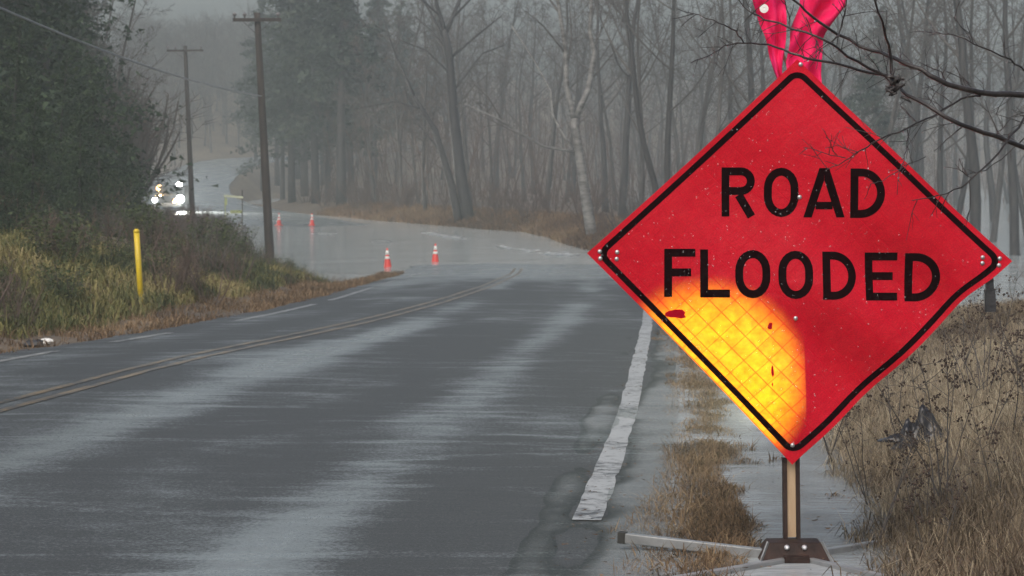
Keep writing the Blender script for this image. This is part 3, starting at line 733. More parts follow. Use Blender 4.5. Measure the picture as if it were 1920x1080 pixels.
# --- pines with dark trunks left of the middle, hazy
GP = 'tall hazy pines beside the far road'
pines = [conifer('pine_tree', 31, 21, .34, '', 'pine tree', GP, 'pine_needles', base=.32, width=.20, nb=75, per=130, leaf=.45, irregular=.5),
         conifer('pine_tree', 32, 23, .40, '', 'pine tree', GP, 'pine_needles', base=.40, width=.18, nb=70, per=130, leaf=.45, irregular=.5),
         conifer('pine_tree', 33, 19, .26, '', 'pine tree', GP, 'pine_needles', base=.26, width=.22, nb=75, per=120, leaf=.42, irregular=.5)]
LP = 'tall hazy pine with bare lower trunk beside the far road'
for px, Y, k, s in ((640, 148, 1, 1.0), (592, 158, 0, 1.0), (548, 165, 0, .95), (615, 172, 2, 1.0), (572, 182, 1, .95), (530, 190, 2, 1.0), (660, 180, 0, .9),
                     (700, 196, 1, .9), (745, 205, 0, .85), (495, 214, 1, .9), (520, 226, 0, .9), (605, 215, 2, 1.0), (560, 235, 1, .95), (650, 230, 0, .95), (480, 250, 2, .85), (700, 250, 1, .9), (760, 255, 2, .9), (820, 250, 0, .85)):
    place(pines[k], PX(px, Y), Y, s, None, {(640, 148): 'nearest hazy pine with the darkest straight trunk, right of the far cones', (592, 158): 'hazy pine trunk standing just above the right cone of the far pair', (548, 165): 'hazy pine trunk standing above the gap between the two far cones', (480, 250): 'hazy pine leaning over the top of the far road'}.get((px, Y), LP), GP)
place(pines[2], PX(1640, 130), 130, .75, None, 'lone green pine in the flooded wood behind the right half of the sign', 'evergreen behind the sign')

# --- dark evergreens on the left bank
GE = 'dense dark evergreens on the left bank'
hem = [conifer('evergreen_tree', 41, 17, .24, '', 'evergreen tree', GE, base=.03, width=.24, nb=130, per=150, leaf=.25, droop=.45),
       conifer('evergreen_tree', 42, 14, .19, '', 'evergreen tree', GE, base=.02, width=.27, nb=120, per=140, leaf=.22, droop=.5),
       conifer('evergreen_tree', 43, 20, .28, '', 'evergreen tree', GE, base=.05, width=.20, nb=130, per=150, leaf=.26, droop=.4)]
LE = 'dense dark evergreen tree on the bank at the left'
for px, Y, k, s in ((-60, 58, 1, 1.0), (10, 64, 0, 1.0), (90, 74, 1, 1.05), (-30, 78, 2, 1.0), (80, 90, 0, .9), (60, 94, 2, 1.0), (112, 108, 2, 1.0), (0, 100, 0, 1.1), (100, 122, 2, .95),
                     (80, 120, 0, 1.1), (95, 136, 2, 1.0), (-50, 112, 2, 1.1), (70, 146, 2, 1.1), (30, 135, 1, 1.2), (120, 158, 2, 1.1), (140, 180, 2, 1.2)):
    place(hem[k], PX(px, Y), Y, s, None, LE, GE)
GS = 'young evergreens on the left bank'
for px, Y, s in ((20, 46, .34), (110, 50, .30), (190, 54, .32), (60, 40, .22), (240, 60, .20), (225, 66, .16), (150, 44, .2), (205, 76, .2), (-10, 36, .2)):
    place(hem[1], PX(px, Y), Y, s, None, 'young dark evergreen sapling on the left bank', GS)

# --- brush
SG = 'leafless brush along the left bank'
sh = [shrub('brush_shrub', 51, 2.2, '', SG, stems=11), shrub('brush_shrub', 52, 1.6, '', SG, 'red_twig', stems=10), shrub('leafy_shrub', 53, 1.5, '', '', stems=10, leaves=1700, leaf=.10)]
rs = random.Random(5)
lim = lerp1([(60, 250), (200, 330), (240, 385), (288, 398), (350, 396), (420, 405), (480, 440), (520, 490), (640, 540)])
def fits(x, Y, top):
    top -= rs.uniform(-.05, .45)
    px = 960 + x / Y * F; r = .55 / Y * F
    return all(300 + (CAMZ - H(x, Y) - top) / Y * F > float(lim(px + q)) for q in (-r, 0, r))
for i in range(90):
    Y = rs.uniform(40, 112); x = float(shoreL(Y) if Y > 57 else xL(Y) - 1.8) - abs(rs.gauss(0, 2.6)) - .4
    if x < -.26 * Y: continue
    k = rs.uniform(.55, 1.2)
    while k > .22 and not fits(x, Y, k * (1.9, 1.4)[i % 2]): k *= .85
    if k > .22: place(sh[i % 2], x, Y, k, None, 'leafless grey brush on the left bank by the flood', SG)
for i in range(26):
    Y = rs.uniform(26, 66); x = float(shoreL(Y) if Y > 57 else xL(Y) - 1.6) - abs(rs.gauss(0, 3.2)) - .5
    if x < -.27 * Y: continue
    k = rs.uniform(.3, .7)
    while k > .2 and not fits(x, Y, k * 1.4): k *= .85
    place(sh[2], x, Y, k, None, 'low olive green shrub in the grass of the left bank', 'green shrubs on the left bank')
for i in range(30):
    Y = rs.uniform(24, 58); x = float(xL(Y)) - 1.3 - abs(rs.gauss(0, 2.5)); k = rs.uniform(.35, .75)
    while k > .2 and not fits(x, Y, k * 1.5): k *= .85
    if x > -.27 * Y: place(sh[1], x, Y, k, None, 'leafless brown bush in the olive grass of the left bank', 'brown bushes in the left bank grass')
for i in range(5):
    Y = 62 + i * 2.1; place(sh[1], float(shoreL(Y)) + rs.uniform(-.5, .2), Y, rs.uniform(.2, .36), None, 'leafless grey brush on the left bank by the flood', SG)
for i in range(56):
    Y = rs.uniform(76, 140); px = rs.uniform(100, 215); x = PX(px, Y)
    if x > float(shoreL(Y)) - 1.5: continue
    place(sh[i % 2], x, Y, rs.uniform(1.6, 3.2), None, 'tall leafless brown thicket in front of the dark evergreens on the left', 'tall thickets by the left evergreens')
for i in range(26):
    Y = rs.uniform(150, 215); px = rs.uniform(255, 345); x = PX(px, Y)
    if x > float(xL(Y)) - 3: continue
    place(sh[i % 2], x, Y, rs.uniform(1.2, 2.6), None, 'hazy leafless thicket behind the truck on the left', 'hazy thickets behind the truck')
BG = 'red brown thicket along the far bank'
for i in range(46):
    Y = rs.uniform(110, 165); x = float(shoreR(Y)) + abs(rs.gauss(0, 4)) + 1.5
    place(sh[1], x, Y, rs.uniform(.7, 1.6), None, 'leafless red brown thicket bush along the far bank', BG)
for i in range(16):
    Y = rs.uniform(88, 104); x = float(shoreR(Y)) + rs.uniform(.3, 7)
    place(sh[1], x, Y, rs.uniform(.45, .9), None, 'low brown bush on the grassy tip beyond the flooded bend', 'bushes on the tip')
for i in range(30):
    Y = rs.uniform(55, 125); x = PX(rs.uniform(1180, 1960), Y)
    place(sh[i % 2], x, Y, rs.uniform(.6, 1.4), None, 'leafless bush growing at the foot of the flooded wood', 'bushes in the flooded wood', dz=.4)

# undergrowth of thin saplings filling the wood, nobody could count it
mu = MB(); r_ = random.Random(78)
for i in range(620):
    Y = r_.uniform(126, 235); px = r_.uniform(560, 2050); x = PX(px, Y)
    if px < 1060 and x < float(shoreR(Y)) + 2: continue
    if float(xL(Y)) - 3 < x < float(xR(Y)) + 3: continue
    z = max(H(x, Y), -.6); h = r_.uniform(2.5, 8.5)
    p = branch_path((x, Y, z - .2), (r_.uniform(-.3, .3), r_.uniform(-.3, .3), 1), h, 4, .10, .03, r_)
    mu.tube(p, [.05, .042, .032, .022, .012], 4, cap=False)
    grow(mu, p, .035, .012, 2, r_, .9, .013, spread=(20, 60))
tag(mu.build('undergrowth', M['red_twig']), 'thin leafless saplings and brush filling the hazy wood', 'undergrowth', kind='stuff')
# far wood as one mass on the hill
mf = MB(); r_ = random.Random(77)
for i in range(640):
    Y = r_.uniform(262, 400); x = PX(r_.uniform(470, 2100) if i < 330 else r_.uniform(230, 480), Y); z = H(x, Y); h = r_.uniform(10, 15) if i < 330 else r_.uniform(7, 11)
    if float(xL(Y)) - 2 < x < float(xR(Y)) + 2: continue
    p = branch_path((x, Y, z - .4), (r_.uniform(-.08, .08), 0, 1), h, 5, .06, .03, r_)
    mf.tube(p, [.17 * (1 - .85 * j / 5) for j in range(6)], 5, cap=False)
    for k in range(16):
        t = r_.uniform(.3, 1) * 4.99; q = int(t); a = r_.uniform(0, 6.28)
        b = branch_path(p[q].lerp(p[q + 1], t - q), (math.cos(a), math.sin(a), r_.uniform(.3, 1)), h * r_.uniform(.12, .28), 3, .15, .08, r_)
        mf.tube(b, [.05, .04, .03, .02], 3, cap=False); grow(mf, b, .05, .02, 1, r_, 1.0, .022)
tag(mf.build('far_woods', M['twig']), 'hazy leafless wood covering the far hillside', 'woods', kind='stuff')

# ------------------------------------------------------------------ grasses
def blades(name, P, length, width, lean, flop, m, tint, parent=None, seed=1):
    """P (n,3). Each blade: 3 quads' worth of curve, tapering."""
    r = np.random.default_rng(seed); n = len(P)
    L = length * r.uniform(.5, 1.25, n); a = r.uniform(0, 2 * np.pi, n)
    d = np.stack([np.cos(a), np.sin(a), np.zeros(n)], 1); s = np.stack([-np.sin(a), np.cos(a), np.zeros(n)], 1)
    b2 = r.uniform(0, 2 * np.pi, n); s = np.stack([np.cos(b2), np.sin(b2) * .5, np.zeros(n)], 1)
    ln = np.abs(r.normal(lean, lean * .5, n)); fl = np.abs(r.normal(flop, flop * .5, n)); w = width * r.uniform(.6, 1.3, n)
    c1 = P + (d * np.sin(ln * .6)[:, None] + np.array([0, 0, 1]) * np.cos(ln * .6)[:, None]) * (L * .45)[:, None]
    an = ln + fl
    c2 = c1 + (d * np.sin(an)[:, None] + np.array([0, 0, 1]) * np.cos(an)[:, None]) * (L * .55)[:, None]
    w = w[:, None]
    v = np.stack([P - s * w / 2, P + s * w / 2, c1 - s * w * .4, c1 + s * w * .4, c2], 1).reshape(-1, 3)
    i = np.arange(n) * 5
    q = np.stack([i, i + 1, i + 3, i + 2], 1); t = np.stack([i + 2, i + 3, i + 4], 1)
    me = np_mesh(name, v, [q, t], m, {'tint': np.repeat(np.clip(tint, 0, 1), 5)})
    return link(name, me, parent)
def sample(n, fn, keep):
    x, Y = fn(n); k = keep(x, Y); x, Y = x[k], Y[k]
    return np.stack([x, Y, height(x, Y) - .01], 1)
# left bank: tall drooping olive grass
def f1(n):
    Y = 20 + 58 * rng.random(n) ** 1.0; dl = 1.5 + np.abs(rng.normal(0, 3.2, n)); e = np.where(Y > 57, shoreL(Y) + .3, xL(Y)); return e - dl, Y
P = sample(90000, f1, lambda x, Y: (x > -.29 * Y - 1) & (Y < 60 - rng.random(len(Y)) * 12) & (fbm(x * .5, Y * .35) + .10 > 0) & (height(x, Y) > .02))
dlp = xL(P[:, 1]) - P[:, 0]
tg = .42 + fbm(P[:, 0] * .8 + 3, P[:, 1] * .5) * 2.1 + rng.normal(0, .16, len(P)) - .25 * ss(4, 9, dlp)
tag(blades('bank_grass', P, .40, .016, .65, 1.15, M['bank_grass'], tg, seed=2), 'long drooping olive and yellow grass on the left bank', 'grass', kind='stuff')
# brown fringe at the pavement edges and the strip between road and flood
def f2(n):
    Y = 18 + 47 * rng.random(n); return xL(Y) - .3 - 2.4 * rng.random(n) ** 1.2, Y
P = sample(26000, f2, lambda x, Y: (fbm(x * 1.5, Y * .7) > -.12 + .0 * Y))
tag(blades('verge_thatch', P, .20, .014, .7, .8, M['thatch'], .45 + fbm(P[:, 0], P[:, 1]) + rng.normal(0, .2, len(P)), seed=3), 'brown dead grass fringe along the left road edge', 'grass', kind='stuff')
# right shoulder tufts between the edge line and the puddle
def f3(n):
    Y = 6.6 + 34 * rng.random(n) ** 1.9; return xR(Y) + .06 + 1.15 * rng.random(n), Y
P = sample(150000, f3, lambda x, Y: tuftmask(x, Y) > .02)
tag(blades('verge_grass', P, .11, .006, .8, .9, M['thatch'], .5 + fbm(P[:, 0] * 3, P[:, 1] * 3) * 1.1 + rng.normal(0, .22, len(P)), seed=4), 'flattened brown grass in patches between the puddles of the right shoulder', 'grass', kind='stuff')
def f3b(n):
    Y = 6.6 + 14 * rng.random(n) ** 1.6; return xR(Y) + .2 + .9 * rng.random(n), Y
P = sample(2500, f3b, lambda x, Y: (tuftmask(x, Y) > .12) & (fbm(x * 2.5, Y * 2.5) > .08))
tag(blades('tall_verge_grass', P, .17, .005, .35, .5, M['thatch'], .6 + rng.normal(0, .25, len(P)), seed=14), 'upright brown grass tufts on the right shoulder', 'grass', kind='stuff')
# right bank: matted dead grass
def f4(n):
    Y = 6.4 + 24 * rng.random(n) ** 1.7; return xR(Y) + 1.0 + 5.2 * rng.random(n) ** 1.1, Y
P = sample(130000, f4, lambda x, Y: (x < .27 * Y + 1.0) & (ss(1.0, 1.7, x - xR(Y)) + fbm(x * 2.5, Y * 2) * .9 > .25))
tg = .46 + fbm(P[:, 0] * 1.6, P[:, 1] * 1.2) * 1.3 + rng.normal(0, .2, len(P)) - .10 * (1 - ss(1.0, 2.0, P[:, 0] - xR(P[:, 1])))
tag(blades('dead_grass', P, .24, .0046, .9, 1.25, M['dead_grass'], tg, seed=5), 'matted tan dead grass covering the right bank', 'grass', kind='stuff')
# grass of the far bank and the tip
def f5(n):
    Y = 84 + 62 * rng.random(n); return shoreR(Y) - .2 + 5 * rng.random(n) ** 1.3, Y
P = sample(36000, f5, lambda x, Y: height(x, Y) > -.05)
tag(blades('far_bank_grass', P, .55, .045, .5, .9, M['thatch'], .45 + fbm(P[:, 0] * .4, P[:, 1] * .3) + rng.normal(0, .15, len(P)), seed=6), 'dead grass along the far shore of the flood', 'grass', kind='stuff')
# leaf litter on the shoulder and bank
def f6(n):
    Y = 6.6 + 16 * rng.random(n) ** 1.5; return xR(Y) - .12 + 3.2 * rng.random(n) ** 1.3, Y
P = sample(3000, f6, lambda x, Y: fbm(x * 2, Y * 2) > -.12)
P[:, 2] = np.maximum(P[:, 2], road_z(P[:, 1]) + .006) + .010
nr = np.random.default_rng(8); v, f = leaf_tris(P, .026, nr, 0.0); v[:, 2] = np.repeat(P[:, 2], 3) + (v[:, 2] - np.repeat(P[:, 2], 3)) * .25
tag(link('leaf_litter', np_mesh('leaf_litter', v, [f], M['leaf_litter'], {'tint': np.repeat(nr.random(len(P)), 3)})), 'scattered dead leaves on the wet right shoulder', 'leaves', kind='stuff')

# ------------------------------------------------------------------ the sign
YS = 8.5
base = at(1487, 1047, YS); base.z = H(base.x, YS)
sign = thing('road_sign', 'red diamond ROAD FLOODED sign on a low folding stand at the roadside', 'road sign', base)
TILT = R(4)
Pc = at(1487, 872, YS)
def disp(px, py):
    """cloth relief of the vinyl, metres towards the camera"""
    u = (px - 1490) / 400.0; v = (py - 487) / 385.0
    low = 1 / (1 + math.exp(-(u + v - .25) * 9))
    d = .030 * math.sin((u * .9 - v * 1.0 + .15) * 9.5) * low * max(0.0, 1 - abs(u) * .5)
    d += .016 * math.sin(u * 5 + v * 3 + 1) * .5 + .010 * math.sin(v * 8 - u * 3) * (1 - .5 * math.exp(-((v - .0) / .3) ** 2))
    d += .006 * math.exp(-((u - .05) / .10) ** 2) * (1 if v > .1 else .3)     # ridge over the mast
    return d
def spt(px, py, off=0.0):
    dx, dz = (px - 1487) / 470.6, -(py - 872) / 470.6
    d = disp(px, py) + off
    n = Vector((0, -math.cos(TILT), math.sin(TILT)))
    return Vector((Pc.x + dx, YS + dz * math.sin(TILT), Pc.z + dz * math.cos(TILT))) + n * d - base
Lc, Tc, Rc, Bc = (1098, 472), (1497, 104), (1903, 487), (1487, 872)
def dia(a, b):
    """a along the L->T side, b along the L->B side, both -1..1; sides bow in a little like stretched cloth"""
    s, t = (a + 1) / 2, (b + 1) / 2
    x = (1 - s) * (1 - t) * Lc[0] + s * (1 - t) * Tc[0] + (1 - s) * t * Bc[0] + s * t * Rc[0]
    y = (1 - s) * (1 - t) * Lc[1] + s * (1 - t) * Tc[1] + (1 - s) * t * Bc[1] + s * t * Rc[1]
    bow = .012
    cx, cy = 1496, 484
    kk = bow * ((1 - a * a) * b ** 4 + (1 - b * b) * a ** 4)
    x -= (x - cx) * kk; y -= (y - cy) * kk
    # slack fold just below the right corner
    e = math.exp(-(((s - .80) / .09) ** 2 + ((t - 1.0) / .12) ** 2)); x -= 4 * e; y -= 7 * e
    return x, y
NG = 90
vs, uvs = [], []
for i in range(NG):
    for j in range(NG):
        a, b = -1 + 2 * i / (NG - 1), -1 + 2 * j / (NG - 1)
        vs.append(tuple(spt(*dia(a, b)))); uvs.append(((a + 1) * .58, (b + 1) * .58))
panel = link('sign_panel', np_mesh('sign_panel', np.array(vs), [grid_faces(NG, NG)[:, ::-1]], M['sign_red'], None, True, np.array(uvs)), sign)
def strip_mesh(mb, path, w, closed=False, off=.0012, mapf=None, taper=None):
    n = len(path); base_i = len(mb.v); segs = n if closed else n - 1
    for i, p in enumerate(path):
        p0 = path[(i - 1) % n] if (closed or i > 0) else p; p1 = path[(i + 1) % n] if (closed or i < n - 1) else p
        a = Vector((p[0] - p0[0], p[1] - p0[1])); b = Vector((p1[0] - p[0], p1[1] - p[1]))
        if a.length < 1e-9: a = b
        if b.length < 1e-9: b = a
        a.normalize(); b.normalize()
        na = Vector((-a.y, a.x)); nb_ = Vector((-b.y, b.x)); m = na + nb_
        m = na if m.length < 1e-6 else m / max(m.length_squared / 2, .3)
        for s in (-1, 1):
            q = (p[0] + m.x * s * w / 2, p[1] + m.y * s * w / 2)
            if mapf: q = mapf(*q)
            mb.v.append(tuple(spt(q[0], q[1], off)))
    for i in range(segs):
        a = base_i + 2 * i; b = base_i + 2 * ((i + 1) % n)
        mb.f.append((a, a + 1, b + 1, b))
def dens(path, step, closed=False):
    out = []; n = len(path)
    for i in range(n if closed else n - 1):
        a, b = path[i], path[(i + 1) % n]; k = max(1, int(math.hypot(b[0] - a[0], b[1] - a[1]) / step))
        out += [(a[0] + (b[0] - a[0]) * j / k, a[1] + (b[1] - a[1]) * j / k) for j in range(k)]
    if not closed: out.append(path[-1])
    return out
# border
c, rc = .942, .07; pth = []
for sx, sy, a0 in ((1, 1, 0), (-1, 1, 90), (-1, -1, 180), (1, -1, 270)):
    for k in range(7):
        t = R(a0 + 15 * k); pth.append((sx * (c - rc) + rc * math.cos(t), sy * (c - rc) + rc * math.sin(t)))
mb = MB(); strip_mesh(mb, dens(pth, .035, True), .042, True, mapf=dia); mb.build('border', M['sign_black'], sign, True)
# lettering
SL = .018
def letter(ch, l, r_, top, bot):
    """box in photo pixels before the sign's slight roll"""
    mb = MB(); w = 15; h = w / 2
    def arc(cx, cy, rx, ry, a0, a1, n=12): return [(cx + rx * math.cos(R(a0 + (a1 - a0) * i / n)), cy + ry * math.sin(R(a0 + (a1 - a0) * i / n))) for i in range(n + 1)]
    def S(path, closed=False, ww=w, off=.0012): strip_mesh(mb, dens(path, 8, closed), ww, closed, off)
    if ch == 'O':
        a, b, rx = l + h, r_ - h, (r_ - l) / 2 - h; ry = rx * 1.25
        S(arc((a + b) / 2, top + h + ry, rx, ry, 180, 360) + arc((a + b) / 2, bot - h - ry, rx, ry, 0, 180), True)
    elif ch == 'D':
        b = r_ - h; rx = min((r_ - l) * .62, b - l - w - 5); x0 = b - rx
        S([(l + h, top), (l + h, bot)]); ry = min(rx * 1.05, (bot - top) / 2 - h)
        S([(l + w, top + h), (x0, top + h)] + arc(x0, top + h + ry, rx, ry, 270, 360)[1:] + arc(x0, bot - h - ry, rx, ry, 0, 90) + [(l + w, bot - h)])
    elif ch == 'R':
        mid = top + (bot - top) * .56; ry = (mid - top - w) / 2 + h / 2; ry = (mid - h - (top + h)) / 2; x0 = r_ - h - ry
        S([(l + h, top), (l + h, bot)]); S([(l + w, top + h), (x0, top + h)] + arc(x0, top + h + ry, ry, ry, 270, 450)[1:] + [(l + w, mid - h)])
        S([(l + (r_ - l) * .52, mid), (r_ - h + 1, bot)], ww=w * 1.06)
    elif ch == 'A':
        xc = (l + r_) / 2; t = w * .62
        def poly(q): mb.add([spt(x, y, .0012) for x, y in q], [tuple(range(len(q)))])
        hk = top + w * 1.5
        def leg(sg):
            n = 8
            for i in range(n):
                f0, f1 = i / n, (i + 1) / n
                o = lambda f: ((r_ if sg > 0 else l) + (xc + sg * t - (r_ if sg > 0 else l)) * f, bot + (top - bot) * f)
                def inn(f):
                    y = bot + (top - bot) * f
                    if y < hk: return (xc, y)
                    g = (bot - y) / (bot - hk); x_b = (r_ - w * 1.05) if sg > 0 else (l + w * 1.05)
                    return (x_b + (xc - x_b) * g, y)
                q = [o(f0), inn(f0), inn(f1), o(f1)]
                poly(q if sg < 0 else q[::-1])
        leg(-1); leg(1)
        yb = bot - (bot - top) * .24; S([(l + 23, yb), (r_ - 23, yb)], off=.0009, ww=w * .95)
    elif ch in 'FEL':
        S([(l + h, top), (l + h, bot)])
        if ch in 'FE': S([(l + w, top + h), (r_, top + h)]); S([(l + w, top + (bot - top) * .49), (r_ - 8, top + (bot - top) * .49)])
        if ch in 'EL': S([(l + w, bot - h), (r_, bot - h)])
    return mb.build('letter', M['sign_black'], sign)
def word(chars, boxes, top, bot, slope, x0):
    for ch, (l, r_) in zip(chars, boxes):
        dy = ((l + r_) / 2 - x0) * slope
        letter(ch, l, r_, top + dy, bot + dy)
word('ROAD', ((1353, 1416), (1433, 1498), (1507, 1585), (1595, 1660)), 309, 402, .012, 1353)
word('FLOODED', ((1244, 1303), (1312, 1368), (1378, 1444), (1459, 1524), (1542, 1606), (1624, 1686), (1700, 1766)), 463, 554, .018, 1244)
# rivets
def dome(px, py, r, m, name):
    mb = MB(); p = spt(px, py, .002)
    Mx = Matrix.Translation(p) @ Matrix.Rotation(R(90), 4, 'X')
    mb.lathe([(r, 0), (r * .93, r * .25), (r * .6, r * .5), (r * .15, r * .6)], 10, Mx); return mb.build(name, m, sign, True)
for px, py in ((1122, 469), (1123, 482), (1155, 470), (1154, 483), (1846, 480), (1845, 491), (1879, 482), (1877, 495), (1487, 835), (1492, 595), (1500, 366), (1503, 114)):
    dome(px, py, .0095, M['steel'], 'rivet')
# torn holes in the sheeting show as small dark scuffs with their own shape
mb = MB()
for px, py, w_, h_ in ((1268, 588, 20, 9), (1443, 610, 5, 9), (1447, 695, 3, 10), (1447, 720, 2, 4)):
    n = 11; pts = []
    for k in range(n):
        t = 2 * math.pi * k / n; q = rs.uniform(.6, 1.25); pts.append((px + w_ * math.cos(t) * q, py + h_ * math.sin(t) * q))
    mb.add([spt(x, y, .0011) for x, y in pts], [tuple(range(n))])
tag(mb.build('scuff', simple('scuffed_red_vinyl', [(.3, (.30, .0004, .012)), (.7, (.4, .0006, .015))], 30, .6, spec=.02), sign), kind='stuff')
# raindrops on the vinyl
mb = MB(); rd = random.Random(3)
for i in range(620):
    if i % 3: a, b = rd.uniform(-.97, .6), rd.uniform(-.97, .97)
    else: a, b = rd.uniform(-.97, .97), rd.uniform(-.97, .97)
    p = spt(*dia(a, b), .0025); s = rd.choice((.0013, .0016, .002, .0024, .0034)); 
    vv = [p + Vector((math.cos(t) * s, 0, math.sin(t) * s * 1.2)) for t in [R(60 * k) for k in range(6)]] + [p + Vector((0, -s * .8, -s * .3))]
    mb.add(vv, [(k, (k + 1) % 6, 6)[::-1] for k in range(6)])
tag(mb.build('raindrops', M['drop'], sign, True), kind='stuff')
# mast, spars behind, base and legs
mb = MB(); top_m = spt(1487, 860, -.05); bot_m = Vector((0, .05, .12))
mb.bar(bot_m, top_m, .034, .020, Vector((0, 1, 0))); mb.build('mast', M['raw_wood'], sign)
mb = MB()
for s in (-1, 1): mb.bar(bot_m + Vector((s * .026, -.004, -.02)), top_m + Vector((s * .026, .0, 0)), .016, .034, Vector((0, 1, 0)))
mb.build('mast_channel', M['rust_metal'], sign)
mb = MB(); mb.bar(spt(1525, 812, -.075), spt(1521, 150, -.085), .056, .006, Vector((0, 1, 0))); mb.build('spar', M['grey_metal'], sign)  # unseen upright spar, widened and shifted to cut the lit patch's right edge
mb = MB(); mb.bar(spt(1104, 473, -.055), spt(1895, 488, -.055), .03, .006, Vector((0, 1, 0))); mb.build('spar', M['grey_metal'], sign)
mb = MB()
lo, hi, w0, w1, dp = .03, .115, .145, .105, .11
mb.add([(-w0, -dp, lo), (w0, -dp, lo), (w0, dp, lo), (-w0, dp, lo), (-w1, -dp * .5, hi), (w1, -dp * .5, hi), (w1, dp * .5, hi), (-w1, dp * .5, hi)],
       [(0, 3, 2, 1), (4, 5, 6, 7), (0, 1, 5, 4), (1, 2, 6, 5), (2, 3, 7, 6), (3, 0, 4, 7)])
o = mb.build('stand_base', M['rust_metal'], sign)
bv = o.modifiers.new('bevel', 'BEVEL'); bv.width = .006; bv.segments = 2
mb = MB(); mb.box((0, -.105, .035), (.10, .04, .07)); mb.build('spring_box', M['rust_metal'], sign)
for s in (-1, 1):
    mb = MB(); Mx = Matrix.Translation((s * .035, -.072, .098)) @ Matrix.Rotation(R(70), 4, 'X'); mb.lathe([(.011, 0), (.011, .006), (.006, .009)], 8, Mx); mb.build('bolt', M['steel'], sign)
    mb = MB(); mb.bar((s * .150, -.113, .03), (s * .108, -.058, .118), .006, .012); mb.build('edge_strap', M['grey_metal'], sign)
def legend(px, py, Y): p = at(px, py, Y) - base; return p
for a, b in (((-.10, .02, .055), legend(1170, 1008, 8.75)), ((-.03, -.08, .04), legend(1255, 1092, 7.9)), ((.05, -.08, .04), legend(1668, 1090, 7.95)), ((.10, .03, .05), legend(1652, 1021, 8.9))):
    mb = MB(); mb.bar(a, b, .034, .040); o = mb.build('leg', M['grey_metal'], sign); bv = o.modifiers.new('bevel', 'BEVEL'); bv.width = .004; bv.segments = 2
    d = (Vector(b) - Vector(a)).normalized(); mb = MB(); mb.bar(Vector(b) - d * .01, Vector(b) + d * .022, .04, .046); mb.build('foot_cap', M['tyre'], o)
# black strap hanging from the right corner of the stand
mb = MB(); q = [spt(1862, 500, -.05), spt(1864, 540, -.055), spt(1865, 583, -.05)]
mb.bar(q[0], q[1], .030, .022, Vector((0, 1, 0))); mb.bar(q[1], q[2], .040, .026, Vector((0, 1, 0))); mb.build('corner_strap', M['black_cloth'], sign)
# flags: two wet pieces of cloth hanging from short staffs behind the top corner
def flag(outline_l, outline_r, back, seed):
    n, mw = 26, 12; V_ = []
    yl = lerp1([(y, x) for x, y in outline_l]); yr = lerp1([(y, x) for x, y in outline_r])
    y0, y1 = outline_l[0][1], outline_l[-1][1]
    for i in range(n):
        y = y0 + (y1 - y0) * i / (n - 1)
        for j in range(mw):
            f = j / (mw - 1); x = float(yl(y)) * (1 - f) + float(yr(y)) * f
            V_.append(tuple(spt(x, y, -back + .020 * math.sin(f * 11 + seed + y * .035) + .012 * math.sin(y * .09 + seed * 2 + f * 4) + .008 * math.sin(f * 23 - y * .05))))
    o = link('flag', np_mesh('flag', np.array(V_), [grid_faces(n, mw)], M['flag'], None, True), sign)
    sd = o.modifiers.new('thickness', 'SOLIDIFY'); sd.thickness = .002
flag([(1395, -75), (1414, 0), (1426, 30), (1440, 62), (1450, 100), (1456, 125), (1470, 165)], [(1480, -75), (1478, 0), (1477, 60), (1474, 90), (1472, 125), (1490, 165)], .05, 1)
flag([(1500, -75), (1505, 0), (1488, 45), (1484, 80), (1478, 112), (1490, 165)], [(1610, -75), (1592, 0), (1570, 28), (1552, 55), (1548, 95), (1545, 165)], .06, 4)
for s, e in ((-1, (1400, -90)), (1, (1600, -90))):
    mb = MB(); mb.tube([spt(1497 + s * 4, 125, -.11), spt(e[0] + s * 10, e[1], -.13)], .007, 6); mb.build('flag_staff', M['raw_wood'], sign)
mb = MB(); Mx = Matrix.Translation(spt(1434, 8, -.02)) @ Matrix.Rotation(R(90), 4, 'X'); mb.lathe([(.018, 0), (.018, .003), (.006, .004), (.005, .001)], 16, Mx)
mb.build('grommet', M['collar'], sign)
# aim the added spot at the lower left of the sign
helper_spot.location = (1.235, 10.6, 2.475)
aim = at(1332, 716, YS) - helper_spot.location
helper_spot.rotation_euler = aim.to_track_quat('-Z', 'Y').to_euler()

# ------------------------------------------------------------------ cones
def make_cone(label):
    t = thing('traffic_cone', label, 'traffic cone', group='traffic cones closing the flooded road')
    mb = MB(); mb.box((0, 0, .02), (.36, .36, .04)); mb.build('base', M['cone'], t)
    mb = MB(); mb.lathe([(.145, .04), (.135, .06), (.03, .70), (.022, .715), (.012, .716)], 20); mb.build('cone_body', M['cone'], t, True)
    rr = lambda z: .135 + (.03 - .135) * (z - .06) / .64
    for z0, z1 in ((.33, .42), (.48, .63)):
        mb = MB(); mb.lathe([(rr(z0) + .003, z0), (rr(z1) + .003, z1)], 20); mb.build('collar', M['collar'], t, True)
    return t
cone = make_cone('left red cone of the near pair at the water edge')
CN = [(727, 503, 'left red cone of the near pair at the water edge'), (816, 493, 'right red cone of the near pair at the water edge'),
      (523, 423, 'left hazy red cone of the far pair across the flood'), (585, 423, 'right hazy red cone of the far pair across the flood')]
for i, (px, py, lb) in enumerate(CN):
    Y0 = 40
    for k in range(4000):
        Y0 += .03; p = at(px, py, Y0)
        if p.z <= max(float(road_surface(p.x, Y0)) if float(xL(Y0)) - .4 < p.x < float(xR(Y0)) + .4 else H(p.x, Y0), -.05): break
    if i == 0: cone.location = p; c_ = cone
    else: c_ = copy_thing(cone, p, rs.uniform(0, 1), 1, lb)
    c_.rotation_euler = (0, R(-1.5 if i == 0 else 1), .5 * i)
    print('cone', i, p)

